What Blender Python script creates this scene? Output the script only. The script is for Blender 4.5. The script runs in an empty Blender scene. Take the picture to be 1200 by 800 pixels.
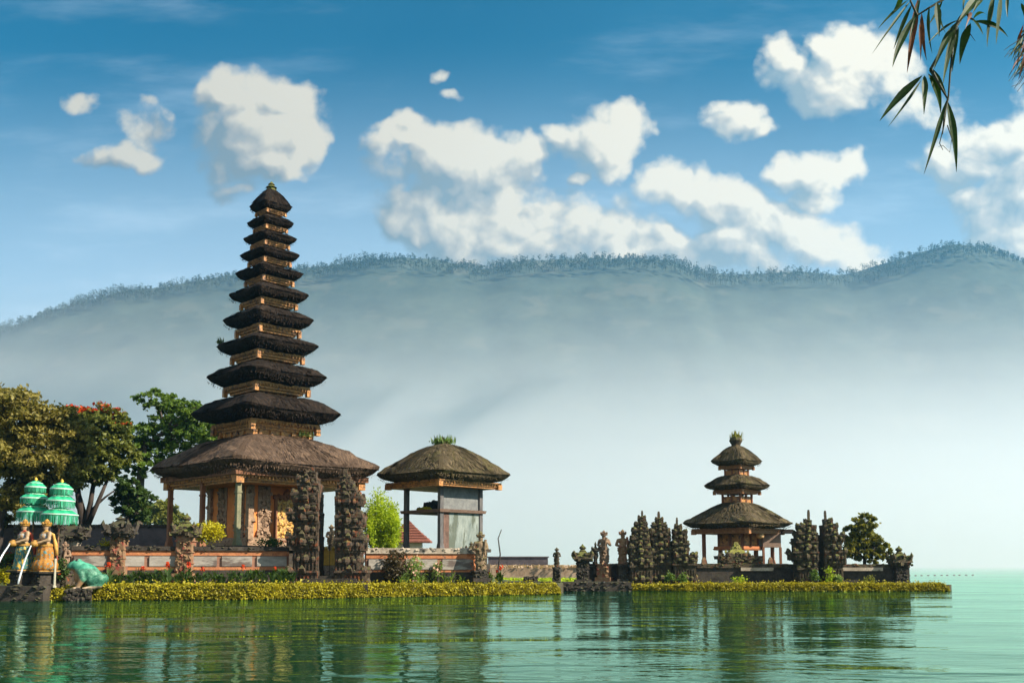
import bpy, math, random
from mathutils import Vector, Matrix, noise
random.seed(11)
R = math.radians
SC = bpy.context.scene
COL = SC.collection

# ---------------------------------------------------------------- camera
F = 1167.0; PITCH = R(5.5); CAM_H = 2.0
HOR = 662.0
CY = HOR - F * math.tan(PITCH)                 # row of the optical axis
cam_d = bpy.data.cameras.new("camera"); cam = bpy.data.objects.new("camera", cam_d); COL.objects.link(cam)
cam_d.sensor_width = 36; cam_d.lens = 36 * F / 1200
cam_d.shift_y = (CY - 400) / 1200
cam_d.clip_start = 0.05; cam_d.clip_end = 30000
cam.location = (0, 0, CAM_H); cam.rotation_euler = (R(90) + PITCH, 0, 0)
SC.camera = cam
_cp, _sp = math.cos(PITCH), math.sin(PITCH)
def P(px, py, Y):
    u = (px - 600) / F; v = (CY - py) / F
    dy = _cp - v * _sp; dz = _sp + v * _cp
    t = Y / dy
    return Vector((u * t, Y, CAM_H + t * dz))
def XZ(px, py, Y):
    p = P(px, py, Y); return p.x, p.z
def M(Y): return Y / F                          # metres per pixel near the horizon

# ---------------------------------------------------------------- light, sky, exposure
SUN_AZ = R(70); SUN_EL = R(37)                  # azimuth: from towards the camera round to the right
to_sun = Vector((math.sin(SUN_AZ) * math.cos(SUN_EL), -math.cos(SUN_AZ) * math.cos(SUN_EL), math.sin(SUN_EL)))
sd = bpy.data.lights.new("sun", 'SUN'); sd.energy = 5.0; sd.angle = R(0.53); sd.color = (1.0, 0.90, 0.74)
so = bpy.data.objects.new("sun", sd); COL.objects.link(so)
so.rotation_euler = to_sun.to_track_quat('Z', 'Y').to_euler()
SC.view_settings.view_transform = 'Standard'; SC.view_settings.look = 'None'
SC.view_settings.exposure = 1.12; SC.view_settings.gamma = 1.0
SC.view_settings.use_curve_mapping = False
SC.cycles.use_denoising = True
try: SC.cycles.denoiser = 'OPENIMAGEDENOISE'
except Exception: pass
SC.cycles.max_bounces = 8; SC.cycles.diffuse_bounces = 3; SC.cycles.glossy_bounces = 3
SC.cycles.transmission_bounces = 3; SC.cycles.transparent_max_bounces = 8; SC.cycles.volume_bounces = 5
SC.cycles.caustics_reflective = False; SC.cycles.caustics_refractive = False
SC.cycles.sample_clamp_indirect = 6.0

W = bpy.data.worlds.new("World"); SC.world = W; W.use_nodes = True
W.cycles.sampling_method = 'MANUAL'; W.cycles.sample_map_resolution = 512
class NT:
    """small helper to write node trees"""
    def __init__(s, tree): s.t = tree; s.n = tree.nodes; s.l = tree.links
    def new(s, typ, **kw):
        n = s.n.new(typ)
        for k, v in kw.items(): setattr(n, k, v)
        return n
    def put(s, sock, val):
        if isinstance(val, bpy.types.NodeSocket): s.l.new(val, sock)
        elif val is not None: sock.default_value = val
    def math(s, op, a, b=None, c=None, clamp=False):
        n = s.new('ShaderNodeMath', operation=op, use_clamp=clamp)
        s.put(n.inputs[0], a)
        if b is not None: s.put(n.inputs[1], b)
        if c is not None: s.put(n.inputs[2], c)
        return n.outputs[0]
    def vec(s, op, a, b=None, out=0):
        n = s.new('ShaderNodeVectorMath', operation=op)
        s.put(n.inputs[0], a)
        if b is not None: s.put(n.inputs[1], b)
        return n.outputs[out]
    def noise(s, vec, scale, detail=4, rough=.55, out=0, dist=0.0, dim='3D'):
        n = s.new('ShaderNodeTexNoise', noise_dimensions=dim); s.put(n.inputs['Vector'], vec)
        n.inputs['Scale'].default_value = scale; n.inputs['Detail'].default_value = detail
        n.inputs['Roughness'].default_value = rough; n.inputs['Distortion'].default_value = dist
        return n.outputs[out]
    def ramp(s, fac, stops, interp='LINEAR'):
        n = s.new('ShaderNodeValToRGB'); s.put(n.inputs[0], fac); cr = n.color_ramp; cr.interpolation = interp
        while len(cr.elements) < len(stops): cr.elements.new(0.5)
        for e, (p, c) in zip(cr.elements, stops):
            e.position = p; e.color = c if len(c) == 4 else (*c, 1)
        return n.outputs[0]
    def mix(s, fac, a, b, blend='MIX'):
        n = s.new('ShaderNodeMix', data_type='RGBA', blend_type=blend)
        s.put(n.inputs[0], fac)
        for sock, v in ((n.inputs[6], a), (n.inputs[7], b)):
            if isinstance(v, tuple) and len(v) == 3: v = (*v, 1)
            s.put(sock, v)
        return n.outputs[2]
    def smooth(s, x, a, b, lo=0., hi=1.):
        n = s.new('ShaderNodeMapRange', interpolation_type='SMOOTHSTEP')
        s.put(n.inputs[0], x); n.inputs[1].default_value = a; n.inputs[2].default_value = b
        n.inputs[3].default_value = lo; n.inputs[4].default_value = hi
        return n.outputs[0]

def uv_of(px, py):
    p = P(px, py, 1.0); return p.x, p.z - CAM_H
# cumulus clouds: (column, row, half width, half height, weight)
CLOUDS = [(305,150,78,72,1.0),(262,108,40,32,1.0),(335,118,42,38,1.0),(350,168,42,40,1.0),(315,195,60,32,.9),(285,225,28,20,.55),
 (95,122,36,22,.72),(165,148,30,36,.62),(140,190,58,22,.8),(180,125,20,18,.5),
 (518,80,18,8,.42),(528,104,22,9,.5),
 (485,165,56,36,1.0),(530,185,64,50,1.0),(470,215,50,50,.55),(575,215,52,60,1.0),(600,180,34,32,.9),(540,260,100,48,.95),(640,262,90,50,1.0),(720,265,66,44,1.0),(600,285,135,44,1.0),(480,275,44,40,.9),(560,240,90,50,.9),(770,285,44,34,.9),
 (700,165,54,40,1.0),(735,155,30,32,.95),(660,160,30,26,.9),(712,190,28,24,.7),(667,203,16,10,.6),
 (790,220,52,36,.95),(850,240,64,38,.95),(900,270,70,38,1.0),(950,290,60,34,.95),(850,298,100,38,1.0),(720,295,60,30,.9),(985,300,46,22,.8),
 (858,136,50,26,.95),(838,126,22,18,.8),(890,150,28,13,.75),
 (960,205,54,30,.95),(1000,195,28,20,.85),(965,230,32,26,.75),
 (935,82,48,38,1.0),(1000,62,50,42,1.0),(980,95,62,40,1.0),(1040,80,50,42,.95),(1090,125,60,30,.6),
 (1130,195,60,36,.95),(1170,165,56,44,1.0),(1200,215,80,60,1.0),(1160,250,60,44,.85),(1215,150,50,60,.9),(1215,280,70,40,.95),(1100,205,36,18,.7)]
def cloud_group():
    g = bpy.data.node_groups.new("cloud_field", 'ShaderNodeTree')
    g.interface.new_socket("Vector", in_out='INPUT', socket_type='NodeSocketVector')
    g.interface.new_socket("Value", in_out='OUTPUT', socket_type='NodeSocketFloat')
    g.interface.new_socket("Body", in_out='OUTPUT', socket_type='NodeSocketFloat')
    t = NT(g); gi = t.new('NodeGroupInput'); go = t.new('NodeGroupOutput')
    v0 = gi.outputs[0]
    wob = t.vec('SUBTRACT', t.noise(v0, 8, 4, .55, out=1, dim='2D'), (.5, .5, .5))
    v = t.vec('ADD', v0, t.vec('MULTIPLY', wob, (.085, .07, 0)))
    acc = None
    for (cx, cy, rx, ry, w) in CLOUDS:
        u, vv = uv_of(cx, cy)
        d = t.vec('MULTIPLY', t.vec('SUBTRACT', v, (u, vv, 0)), (F / (rx * 1.04), F / (ry * 1.04), 0))
        q = t.vec('DOT_PRODUCT', d, d, out=1)
        f = t.math('MULTIPLY_ADD', q, -0.80 * w, w * 1.1)
        acc = f if acc is None else t.math('SMOOTH_MAX', acc, f, 0.14)
    acc = t.math('MAXIMUM', acc, -1.0)
    vw = t.vec('ADD', v0, t.vec('MULTIPLY', wob, (.045, .045, 0)))
    def billow(sc):
        n = t.new('ShaderNodeTexVoronoi', feature='F1', voronoi_dimensions='2D'); t.put(n.inputs['Vector'], vw); n.inputs['Scale'].default_value = sc
        d = n.outputs['Distance']; return t.math('SUBTRACT', .5, t.math('MULTIPLY', d, d))
    b1, b2, b3 = billow(19), billow(43), billow(95)
    fine = t.math('SUBTRACT', t.noise(v0, 26, 6, .62, dim='2D'), .5)
    big = t.math('SUBTRACT', t.noise(v0, 10, 3, .5, dim='2D'), .5)
    h = t.math('ADD', t.math('MINIMUM', acc, 1.15), t.math('MULTIPLY', b1, .55))
    h = t.math('ADD', h, t.math('MULTIPLY', b2, .26)); h = t.math('ADD', h, t.math('MULTIPLY', b3, .12))
    h = t.math('ADD', h, t.math('MULTIPLY', big, .5))
    t.put(go.inputs[1], t.math('ADD', h, t.math('MULTIPLY', fine, .25)))
    t.put(go.inputs[0], t.math('ADD', h, t.math('MULTIPLY', fine, .85)))
    return g
def build_world():
    t = NT(W.node_tree); t.n.clear()
    out = t.new('ShaderNodeOutputWorld'); bg = t.new('ShaderNodeBackground'); bg.inputs[1].default_value = 0.092
    sky = t.new('ShaderNodeTexSky', sky_type='NISHITA', sun_disc=False)
    sky.sun_elevation = SUN_EL; sky.sun_rotation = math.atan2(to_sun.x, to_sun.y)
    sky.altitude = 1200; sky.air_density = 1.1; sky.dust_density = 1.2; sky.ozone_density = 2.5
    hs = t.new('ShaderNodeHueSaturation'); t.put(hs.inputs['Color'], sky.outputs[0]); hs.inputs['Saturation'].default_value = SKY_SAT; hs.inputs['Hue'].default_value = SKY_HUE
    col = t.mix(1.0, hs.outputs[0], SKY_TINT, 'MULTIPLY')
    tc = t.new('ShaderNodeTexCoord')
    sep = t.new('ShaderNodeSeparateXYZ'); t.put(sep.inputs[0], tc.outputs['Generated'])
    ys = t.math('MAXIMUM', t.math('ABSOLUTE', sep.outputs[1]), .02)
    cmb = t.new('ShaderNodeCombineXYZ')
    t.put(cmb.inputs[0], t.math('DIVIDE', sep.outputs[0], ys)); t.put(cmb.inputs[1], t.math('DIVIDE', sep.outputs[2], ys))
    pv = cmb.outputs[0]
    # high thin veil
    vs = t.vec('MULTIPLY', pv, (1.6, 7.0, 1)); wn = t.noise(t.vec('ADD', vs, (3.1, 1.7, 0)), 2.2, 5, .6, dim='2D')
    veil = t.math('MULTIPLY', t.smooth(wn, .48, .95), .22)
    low = t.smooth(cmb.inputs[1].links[0].from_socket, .56, .20)
    veil = t.math('ADD', veil, t.math('MULTIPLY', low, LOWVEIL))
    col = t.mix(veil, col, VEIL)
    g = cloud_group()
    def field(v):
        n = t.new('ShaderNodeGroup'); n.node_tree = g; t.put(n.inputs[0], v); return n.outputs
    F0 = field(pv); F1 = field(t.vec('ADD', pv, (.050, .036, 0))); F2 = field(t.vec('ADD', pv, (.011, .010, 0))); f0 = F0[0]
    dens = t.smooth(f0, CLOUD_T, CLOUD_T + .60)
    lit = t.math('MULTIPLY_ADD', t.math('SUBTRACT', F0[1], F1[1]), .40, .50)
    lit = t.math('ADD', lit, t.math('MULTIPLY', t.math('SUBTRACT', F0[1], F2[1]), .85))
    lit = t.math('ADD', lit, t.math('MULTIPLY', t.math('SUBTRACT', 1.0, dens), .08), clamp=True)
    cc = t.ramp(lit, [(0.22, CL_DARK), (.55, CL_MID), (.82, CL_LIT)])
    # clouds nearer the sun's side of the sky are brighter
    side = t.smooth(cmb.inputs[0].links[0].from_socket, -.55, .55, .78, 1.18)
    cc = t.vec('SCALE', cc); cc.node.inputs['Scale'].default_value = 1; t.l.new(side, cc.node.inputs['Scale'])
    cut = t.math('MULTIPLY', dens, t.smooth(sep.outputs[1], .0, .25), clamp=True)
    col = t.mix(t.math('MULTIPLY', cut, .97), col, cc)
    # bright cloud cover added out of view, overhead and behind, as warm fill light
    bn = t.noise(tc.outputs['Generated'], 2.6, 4, .6)
    away = t.math('MAXIMUM', t.smooth(sep.outputs[1], .25, -.1), t.smooth(sep.outputs[2], .62, .8))
    col = t.mix(t.math('MULTIPLY', away, t.smooth(bn, .38, .56, 0., .45)), col, BACKFILL)
    t.put(bg.inputs[0], col); t.l.new(bg.outputs[0], out.inputs[0])
CLOUD_T = .44; SKY_SAT = 1.45; SKY_HUE = 0.458; SKY_TINT = (.008, .40, .50)
LOWVEIL = .62; VEIL = (4.7, 5.6, 6.3)
CL_DARK = (1.6, 2.05, 2.25); CL_MID = (3.1, 3.1, 2.85); CL_LIT = (5.1, 4.7, 3.8)
BACKFILL = (7.6, 6.7, 5.4)
build_world()

# ---------------------------------------------------------------- mesh helpers
class MB:
    def __init__(s): s.v = []; s.f = []; s.uv = None; s.mi = None
    def add(s, vs, fs):
        o = len(s.v); s.v.extend(vs); s.f.extend([tuple(i + o for i in f) for f in fs])
    def box(s, cx, cy, z0, sx, sy, sz, rz=0., top=1.0, topy=None):
        """box standing on z0; top = scale of its upper face"""
        ty = top if topy is None else topy
        c, n = math.cos(rz), math.sin(rz); vs = []
        for k, (a, b) in ((z0, (1, 1)), (z0 + sz, (top, ty))):
            for dx, dy in ((-1, -1), (1, -1), (1, 1), (-1, 1)):
                x = dx * sx / 2 * a; y = dy * sy / 2 * b
                vs.append((cx + x * c - y * n, cy + x * n + y * c, k))
        s.add(vs, [(3, 2, 1, 0), (4, 5, 6, 7), (0, 1, 5, 4), (1, 2, 6, 5), (2, 3, 7, 6), (3, 0, 4, 7)])
    def chip(s, c, size, rnd, flat=1.0):
        """a carved lump: a box with jittered corners"""
        q = Matrix.Rotation(rnd.uniform(0, 6.28), 3, Vector((rnd.gauss(0, 1), rnd.gauss(0, 1), rnd.gauss(0, 1) + .01)).normalized())
        vs = []
        for dx, dy, dz in ((-1,-1,-1),(1,-1,-1),(1,1,-1),(-1,1,-1),(-1,-1,1),(1,-1,1),(1,1,1),(-1,1,1)):
            p = q @ Vector((dx * size * rnd.uniform(.3, .62), dy * size * rnd.uniform(.3, .62), dz * size * rnd.uniform(.3, .62)))
            vs.append((c[0] + p.x, c[1] + p.y, c[2] + p.z * flat))
        s.add(vs, [(3, 2, 1, 0), (4, 5, 6, 7), (0, 1, 5, 4), (1, 2, 6, 5), (2, 3, 7, 6), (3, 0, 4, 7)])
    def lump(s, c, r, rnd, flat=1.0):
        """a rounded, worn carved knob"""
        n = 7; rings = []; k = [rnd.uniform(.7, 1.25) for _ in range(n)]
        for i in range(1, 5):
            th = math.pi * i / 5; rr = r * math.sin(th)
            rings.append([(c[0] + rr * k[j] * rnd.uniform(.9, 1.1) * math.cos(6.2832 * j / n), c[1] + rr * k[j] * math.sin(6.2832 * j / n), c[2] - r * flat * math.cos(th)) for j in range(n)])
        s.loft(rings)
    def horn(s, base, out, h, w):
        """upturned carved corner leaf"""
        b = Vector(base); o = Vector(out); sd_ = Vector((-o.y, o.x, 0))
        p = [b - sd_ * w / 2 - o * w * .5, b + sd_ * w / 2 - o * w * .5, b + sd_ * w / 2 + o * w * .15, b - sd_ * w / 2 + o * w * .15]
        m = [b + Vector((0, 0, h * .55)) + k for k in (-sd_ * w * .4 - o * w * .05, sd_ * w * .4 - o * w * .05, sd_ * w * .34 + o * w * .55, -sd_ * w * .34 + o * w * .55)]
        tip = b + Vector((0, 0, h)) + o * w * .15
        s.add([tuple(x) for x in p + m + [tip]], [(3,2,1,0),(0,1,5,4),(1,2,6,5),(2,3,7,6),(3,0,4,7),(4,5,8),(5,6,8),(6,7,8),(7,4,8)])
    def loft(s, rings, cap0=True, cap1=True):
        o = len(s.v); n = len(rings[0])
        for r in rings: s.v.extend([tuple(p) for p in r])
        for k in range(len(rings) - 1):
            for i in range(n):
                j = (i + 1) % n
                s.f.append((o + k*n + i, o + k*n + j, o + (k+1)*n + j, o + (k+1)*n + i))
        if cap0: s.f.append(tuple(o + i for i in reversed(range(n))))
        if cap1: s.f.append(tuple(o + (len(rings)-1)*n + i for i in range(n)))
    def lathe(s, prof, c=(0, 0, 0), n=14, sx=1., sy=1., wob=0., rnd=None):
        rings = []
        for r, z in prof:
            ring = []
            for i in range(n):
                a = 2 * math.pi * i / n; k = 1 + (rnd.uniform(-wob, wob) if wob else 0)
                ring.append((c[0] + r * k * sx * math.cos(a), c[1] + r * k * sy * math.sin(a), c[2] + z))
            rings.append(ring)
        s.loft(rings)
    def tube(s, pts, rad, n=7):
        pts = [Vector(p) for p in pts]; rings = []
        for i, p in enumerate(pts):
            d = (pts[min(i+1, len(pts)-1)] - pts[max(i-1, 0)])
            d = d.normalized() if d.length > 1e-9 else Vector((0, 0, 1))
            a = d.cross(Vector((0, 0, 1)) if abs(d.z) < .9 else Vector((1, 0, 0))).normalized(); b = d.cross(a)
            r = rad[i] if isinstance(rad, (list, tuple)) else rad
            rings.append([tuple(p + a * (r * math.cos(2*math.pi*k/n)) + b * (r * math.sin(2*math.pi*k/n))) for k in range(n)])
        s.loft(rings)
    def quad(s, c, a, b):
        c = Vector(c); s.add([tuple(c - a - b), tuple(c + a - b), tuple(c + a + b), tuple(c - a + b)], [(0, 1, 2, 3)])
    def leaf(s, c, size, rnd, up=.35, asp=.55):
        n = Vector((rnd.gauss(0, 1), rnd.gauss(0, 1), rnd.gauss(0, 1) + up)).normalized()
        a = n.orthogonal().normalized(); a = Matrix.Rotation(rnd.uniform(0, 6.28), 3, n) @ a; b = n.cross(a)
        k = size * rnd.uniform(.65, 1.3); c = Vector(c); a = a * k * .5; b = b * k * .5 * asp
        s.add([tuple(c - a), tuple(c - a*.1 - b), tuple(c + a), tuple(c - a*.1 + b + n * k * .08)], [(0, 1, 2, 3)])
    def blade(s, p0, p1, w, side, bend=(0, 0, 0), seg=6, peak=.35, fold=.25):
        """a lance-shaped leaf from p0 to p1, folded along its midrib"""
        p0, p1, side, bend = Vector(p0), Vector(p1), Vector(side).normalized(), Vector(bend)
        nrm = (p1 - p0).cross(side)
        if nrm.length > 1e-9: nrm.normalize()
        vs = []
        for i in range(seg + 1):
            t = i / seg; c = p0.lerp(p1, t) + bend * (4 * t * (1 - t))
            k = (t / peak) ** .6 if t < peak else max(0., (1 - t) / (1 - peak)) ** .8
            k = max(k, .04) * w / 2
            vs += [tuple(c - side * k + nrm * k * fold), tuple(c), tuple(c + side * k + nrm * k * fold)]
        fs = []
        for i in range(seg):
            a = i * 3; fs += [(a, a+1, a+4, a+3), (a+1, a+2, a+5, a+4)]
        s.add(vs, fs)
    def build(s, name, mat, parent=None, smooth=False, loc=None, uvs=None):
        me = bpy.data.meshes.new(name); me.from_pydata(s.v, [], s.f); me.update()
        if uvs is not None:
            l = me.uv_layers.new(name="UVMap")
            for lp in me.loops: l.data[lp.index].uv = uvs[lp.vertex_index]
        me.materials.append(mat)
        if smooth: me.polygons.foreach_set('use_smooth', [True] * len(me.polygons))
        o = bpy.data.objects.new(name, me); COL.objects.link(o)
        if parent is not None: o.parent = parent
        if loc is not None: o.location = loc
        return o
def tag(o, label, cat, group=None, kind=None):
    o['label'] = label; o['category'] = cat
    if group: o['group'] = group
    if kind: o['kind'] = kind
    return o
def thing(name, label, cat, loc=(0, 0, 0), rz=0., group=None):
    o = bpy.data.objects.new(name, None); COL.objects.link(o); o.empty_display_size = .3
    o.location = loc; o.rotation_euler = (0, 0, rz)
    return tag(o, label, cat, group)
def copy_thing(o, loc, rz=0., scale=1., label=None):
    c = o.copy(); COL.objects.link(c); c.location = loc; c.rotation_euler = (0, 0, rz); c.scale = (scale,) * 3
    if label: c['label'] = label
    for ch in o.children:
        d = ch.copy(); COL.objects.link(d); d.parent = c
        for g in ch.children:
            e = g.copy(); COL.objects.link(e); e.parent = d
    return c
def meta_mesh(balls, res=.06, name="meta"):
    """one continuous surface grown over a list of (x, y, z, radius[, sx, sy, sz])"""
    mb = bpy.data.metaballs.new("grow_" + name); mb.resolution = res; mb.render_resolution = res; mb.threshold = .6
    for b in balls:
        e = mb.elements.new(type='ELLIPSOID' if len(b) > 4 else 'BALL'); e.co = b[:3]; e.stiffness = 9.0; e.radius = b[3] / .78
        if len(b) > 4: e.size_x, e.size_y, e.size_z = b[4:7]
    ob = bpy.data.objects.new("grow_" + name, mb); COL.objects.link(ob)
    dg = bpy.context.evaluated_depsgraph_get(); dg.update()
    me = bpy.data.meshes.new_from_object(ob.evaluated_get(dg), depsgraph=dg)
    bpy.data.objects.remove(ob); bpy.data.metaballs.remove(mb)
    me.name = name; me.polygons.foreach_set('use_smooth', [True] * len(me.polygons))
    return me
def limb(pts, radii, step=.45):
    """balls along a jointed limb"""
    out = []
    for (a, ra), (b, rb) in zip(zip(pts[:-1], radii[:-1]), zip(pts[1:], radii[1:])):
        a, b = Vector(a), Vector(b); n = max(2, int((b - a).length / (min(ra, rb) * step * 2)) + 1)
        for i in range(n + 1):
            t = i / n; p = a.lerp(b, t); out.append((p.x, p.y, p.z, ra + (rb - ra) * t))
    return out
def mesh_obj(me, name, mat, parent=None, loc=None):
    me.materials.clear(); me.materials.append(mat)
    o = bpy.data.objects.new(name, me); COL.objects.link(o)
    if parent is not None: o.parent = parent
    if loc is not None: o.location = loc
    return o

# ---------------------------------------------------------------- materials
def new_mat(name):
    m = bpy.data.materials.new(name); m.use_nodes = True; t = NT(m.node_tree); t.n.clear()
    out = t.new('ShaderNodeOutputMaterial'); return m, t, out
def surf(name, c1, c2, scale=3., rough=.85, bump=.4, c3=None, c3at=.62, moss=None, mossamt=.6, stretch=(1, 1, 1), detail=6, bdist=.05, spec=.3, metal=0., fine=None, uv=False):
    """weathered surface: two noise-mixed tones, optional patches of a third, optional moss on upward faces"""
    m, t, out = new_mat(name)
    tc = t.new('ShaderNodeTexCoord'); v = t.vec('MULTIPLY', tc.outputs['UV' if uv else 'Object'], stretch)
    n1 = t.noise(v, scale, detail, .6); n2 = t.noise(v, scale * 4.3, 4, .6)
    f = t.math('ADD', t.math('MULTIPLY', n1, .65), t.math('MULTIPLY', n2, .35))
    col = t.ramp(f, [(.36, c1), (.64, c2)])
    if c3 is not None:
        n3 = t.noise(t.vec('ADD', v, (7.3, 2.1, 4.4)), scale * .8, 5, .6)
        col = t.mix(t.smooth(n3, c3at - .05, c3at + .05), col, c3)
    if moss is not None:
        geo = t.new('ShaderNodeNewGeometry'); sp = t.new('ShaderNodeSeparateXYZ'); t.put(sp.inputs[0], geo.outputs['Normal'])
        n4 = t.noise(t.vec('ADD', v, (1.3, 9.1, 3.3)), scale * 1.2, 5, .65)
        a = t.math('ADD', t.math('MULTIPLY', sp.outputs[2], .35), n4)
        col = t.mix(t.math('MULTIPLY', t.smooth(a, .58, .78), mossamt), col, moss)
    b = t.new('ShaderNodeBsdfPrincipled'); t.put(b.inputs['Base Color'], col)
    b.inputs['Roughness'].default_value = rough; b.inputs['Specular IOR Level'].default_value = spec; b.inputs['Metallic'].default_value = metal
    if bump:
        bp = t.new('ShaderNodeBump'); bp.inputs['Strength'].default_value = bump; bp.inputs['Distance'].default_value = bdist
        t.put(bp.inputs['Height'], t.noise(v, fine or scale * 5, 5, .65)); t.l.new(bp.outputs[0], b.inputs['Normal'])
    t.l.new(b.outputs[0], out.inputs[0]); return m
def leafy(name, c1, c2, trans=.4, scale=.8, tcol=None, rough=.5, c3=None):
    m, t, out = new_mat(name)
    tc = t.new('ShaderNodeTexCoord'); v = tc.outputs['Object']
    n1 = t.noise(v, scale, 3, .6); n2 = t.noise(v, scale * 9, 2, .6)
    f = t.math('ADD', t.math('MULTIPLY', n1, .5), t.math('MULTIPLY', n2, .5))
    col = t.ramp(f, [(.36, c1), (.64, c2)])
    if c3: col = t.mix(t.smooth(t.noise(v, scale * 5, 2, .5), .6, .66), col, c3)
    d = t.new('ShaderNodeBsdfPrincipled'); t.put(d.inputs['Base Color'], col); d.inputs['Roughness'].default_value = rough; d.inputs['Specular IOR Level'].default_value = .25
    tr = t.new('ShaderNodeBsdfTranslucent')
    t.put(tr.inputs[0], t.mix(1.0, col, tcol or (1.3, 1.25, .5), 'MULTIPLY'))
    mx = t.new('ShaderNodeMixShader'); mx.inputs[0].default_value = trans
    t.l.new(d.outputs[0], mx.inputs[1]); t.l.new(tr.outputs[0], mx.inputs[2]); t.l.new(mx.outputs[0], out.inputs[0]); return m
MOSS = (.10, .11, .025)
STONE = surf('weathered_stone', (.016, .012, .009), (.13, .092, .062), 3.4, .92, .8, c3=(.22, .07, .03), c3at=.60, moss=MOSS, bdist=.08)
STONE_GREEN = surf('mossy_stone', (.015, .013, .009), (.12, .09, .053), 3.2, .92, .8, c3=(.17, .06, .03), c3at=.63, moss=(.13, .14, .03), mossamt=.85, bdist=.08)
STONE_DARK = surf('dark_stone', (.02, .016, .013), (.075, .06, .047), 1.6, .9, .6, moss=(.06, .065, .02), mossamt=.5)
STONE_PALE = surf('pale_stone', (.24, .19, .14), (.50, .42, .33), 1.8, .9, .5, c3=(.10, .09, .08), c3at=.62)
STONE_RED = surf('painted_stone', (.17, .09, .05), (.32, .20, .11), 4.5, .85, .7, c3=(.30, .07, .05), c3at=.58, moss=MOSS, mossamt=.35)
STONE_PURPLE = surf('slate_wall_stone', (.05, .042, .048), (.12, .10, .105), .8, .92, .5)
RELIEF = surf('relief_stone', (.20, .12, .075), (.44, .30, .20), 3.0, .9, .6, c3=(.12, .07, .045), c3at=.6)
BRICK = surf('orange_brick', (.30, .10, .045), (.55, .22, .09), 2.5, .85, .4, c3=(.16, .09, .06), c3at=.66)
PLASTER_O = surf('orange_plaster', (.58, .17, .045), (.76, .27, .075), 1.2, .75, .25, c3=(.36, .16, .07), c3at=.66)
GOLDWOOD = surf('gilded_carved_wood', (.17, .06, .018), (.66, .29, .07), 4.0, .5, 1.0, bdist=.06, c3=(.11, .05, .025), c3at=.58, spec=.5, fine=9)
WOODRED = surf('red_brown_wood', (.14, .055, .03), (.30, .13, .06), 3.0, .7, .5, stretch=(1, 1, .3))
WOODGREY = surf('grey_timber', (.07, .065, .065), (.17, .16, .155), 3.0, .8, .5, stretch=(1, 1, .25))
PANEL_GREY = surf('blue_grey_panel', (.12, .15, .14), (.30, .33, .30), 1.1, .8, .5, c3=(.10, .115, .09), c3at=.56, stretch=(1.4, 1.4, .45))
def thatch_mat(name, c1, c2, c3, moss=None, mamt=.6):
    m, t, out = new_mat(name)
    tc = t.new('ShaderNodeTexCoord'); uv = tc.outputs['UV']
    n1 = t.noise(t.vec('MULTIPLY', uv, (5.5, .9, 1)), 1.6, 5, .65); n2 = t.noise(uv, .45, 5, .6)
    n3 = t.noise(t.vec('MULTIPLY', uv, (9, 2.2, 1)), 2.0, 3, .6)
    f = t.math('ADD', t.math('MULTIPLY', n1, .45), t.math('ADD', t.math('MULTIPLY', n2, .25), t.math('MULTIPLY', n3, .3)))
    col = t.ramp(f, [(.36, c1), (.5, c2), (.66, c3)])
    if moss:
        n4 = t.noise(t.vec('ADD', t.vec('MULTIPLY', uv, (1, .8, 1)), (3.3, 8.1, 0)), .8, 5, .65)
        col = t.mix(t.math('MULTIPLY', t.smooth(n4, .50, .66), mamt), col, moss)
    b = t.new('ShaderNodeBsdfPrincipled'); t.put(b.inputs['Base Color'], col); b.inputs['Roughness'].default_value = .95; b.inputs['Specular IOR Level'].default_value = .15
    bp = t.new('ShaderNodeBump'); bp.inputs['Strength'].default_value = 1.0; bp.inputs['Distance'].default_value = .14; t.put(bp.inputs['Height'], f)
    t.l.new(bp.outputs[0], b.inputs['Normal']); t.l.new(b.outputs[0], out.inputs[0]); return m
THATCH = thatch_mat('black_palm_thatch', (.012, .008, .006), (.08, .052, .036), (.24, .155, .10))
THATCH_D = thatch_mat('old_palm_thatch', (.005, .0035, .003), (.015, .0105, .008), (.065, .043, .03))
THATCH_M = thatch_mat('mossy_palm_thatch', (.014, .011, .006), (.07, .053, .03), (.23, .17, .10), moss=(.09, .085, .015), mamt=.5)
BARK = surf('tree_bark', (.05, .038, .028), (.14, .11, .085), 3.0, .95, .7, stretch=(1, 1, .3))
BARK_D = surf('dark_bark', (.03, .024, .02), (.08, .06, .05), 3.0, .95, .7, stretch=(1, 1, .3))
L_OLIVE = leafy('olive_leaves', (.055, .055, .014), (.36, .30, .07), .35)
L_DEEP = leafy('deep_green_leaves', (.035, .058, .013), (.25, .26, .05), .35)
L_GREEN = leafy('bright_green_leaves', (.028, .07, .013), (.20, .30, .045), .38)
L_PALE = leafy('pale_yellow_leaves', (.10, .12, .02), (.26, .25, .04), .4)
L_LIME = leafy('lime_bamboo_leaves', (.20, .30, .014), (.52, .60, .03), .45, tcol=(1.3, 1.3, .5))
L_HEDGE = leafy('golden_hedge_leaves', (.11, .10, .010), (.56, .48, .025), .3, scale=2.0)
L_SHRUB = leafy('shrub_leaves', (.02, .045, .012), (.09, .15, .03), .35, scale=2.0)
L_LIGHT = leafy('light_plant_leaves', (.10, .18, .035), (.30, .38, .12), .4, scale=3.0)
L_YELLOW = leafy('yellow_bush_leaves', (.34, .32, .01), (.60, .52, .02), .4, scale=3.0)
L_RED = leafy('scarlet_petals', (.50, .03, .01), (.70, .10, .02), .3, scale=3.0, tcol=(1, .6, .5))
L_PINK = leafy('pale_pink_petals', (.55, .28, .22), (.70, .45, .30), .3, scale=3.0, tcol=(1, .9, .8))

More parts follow.
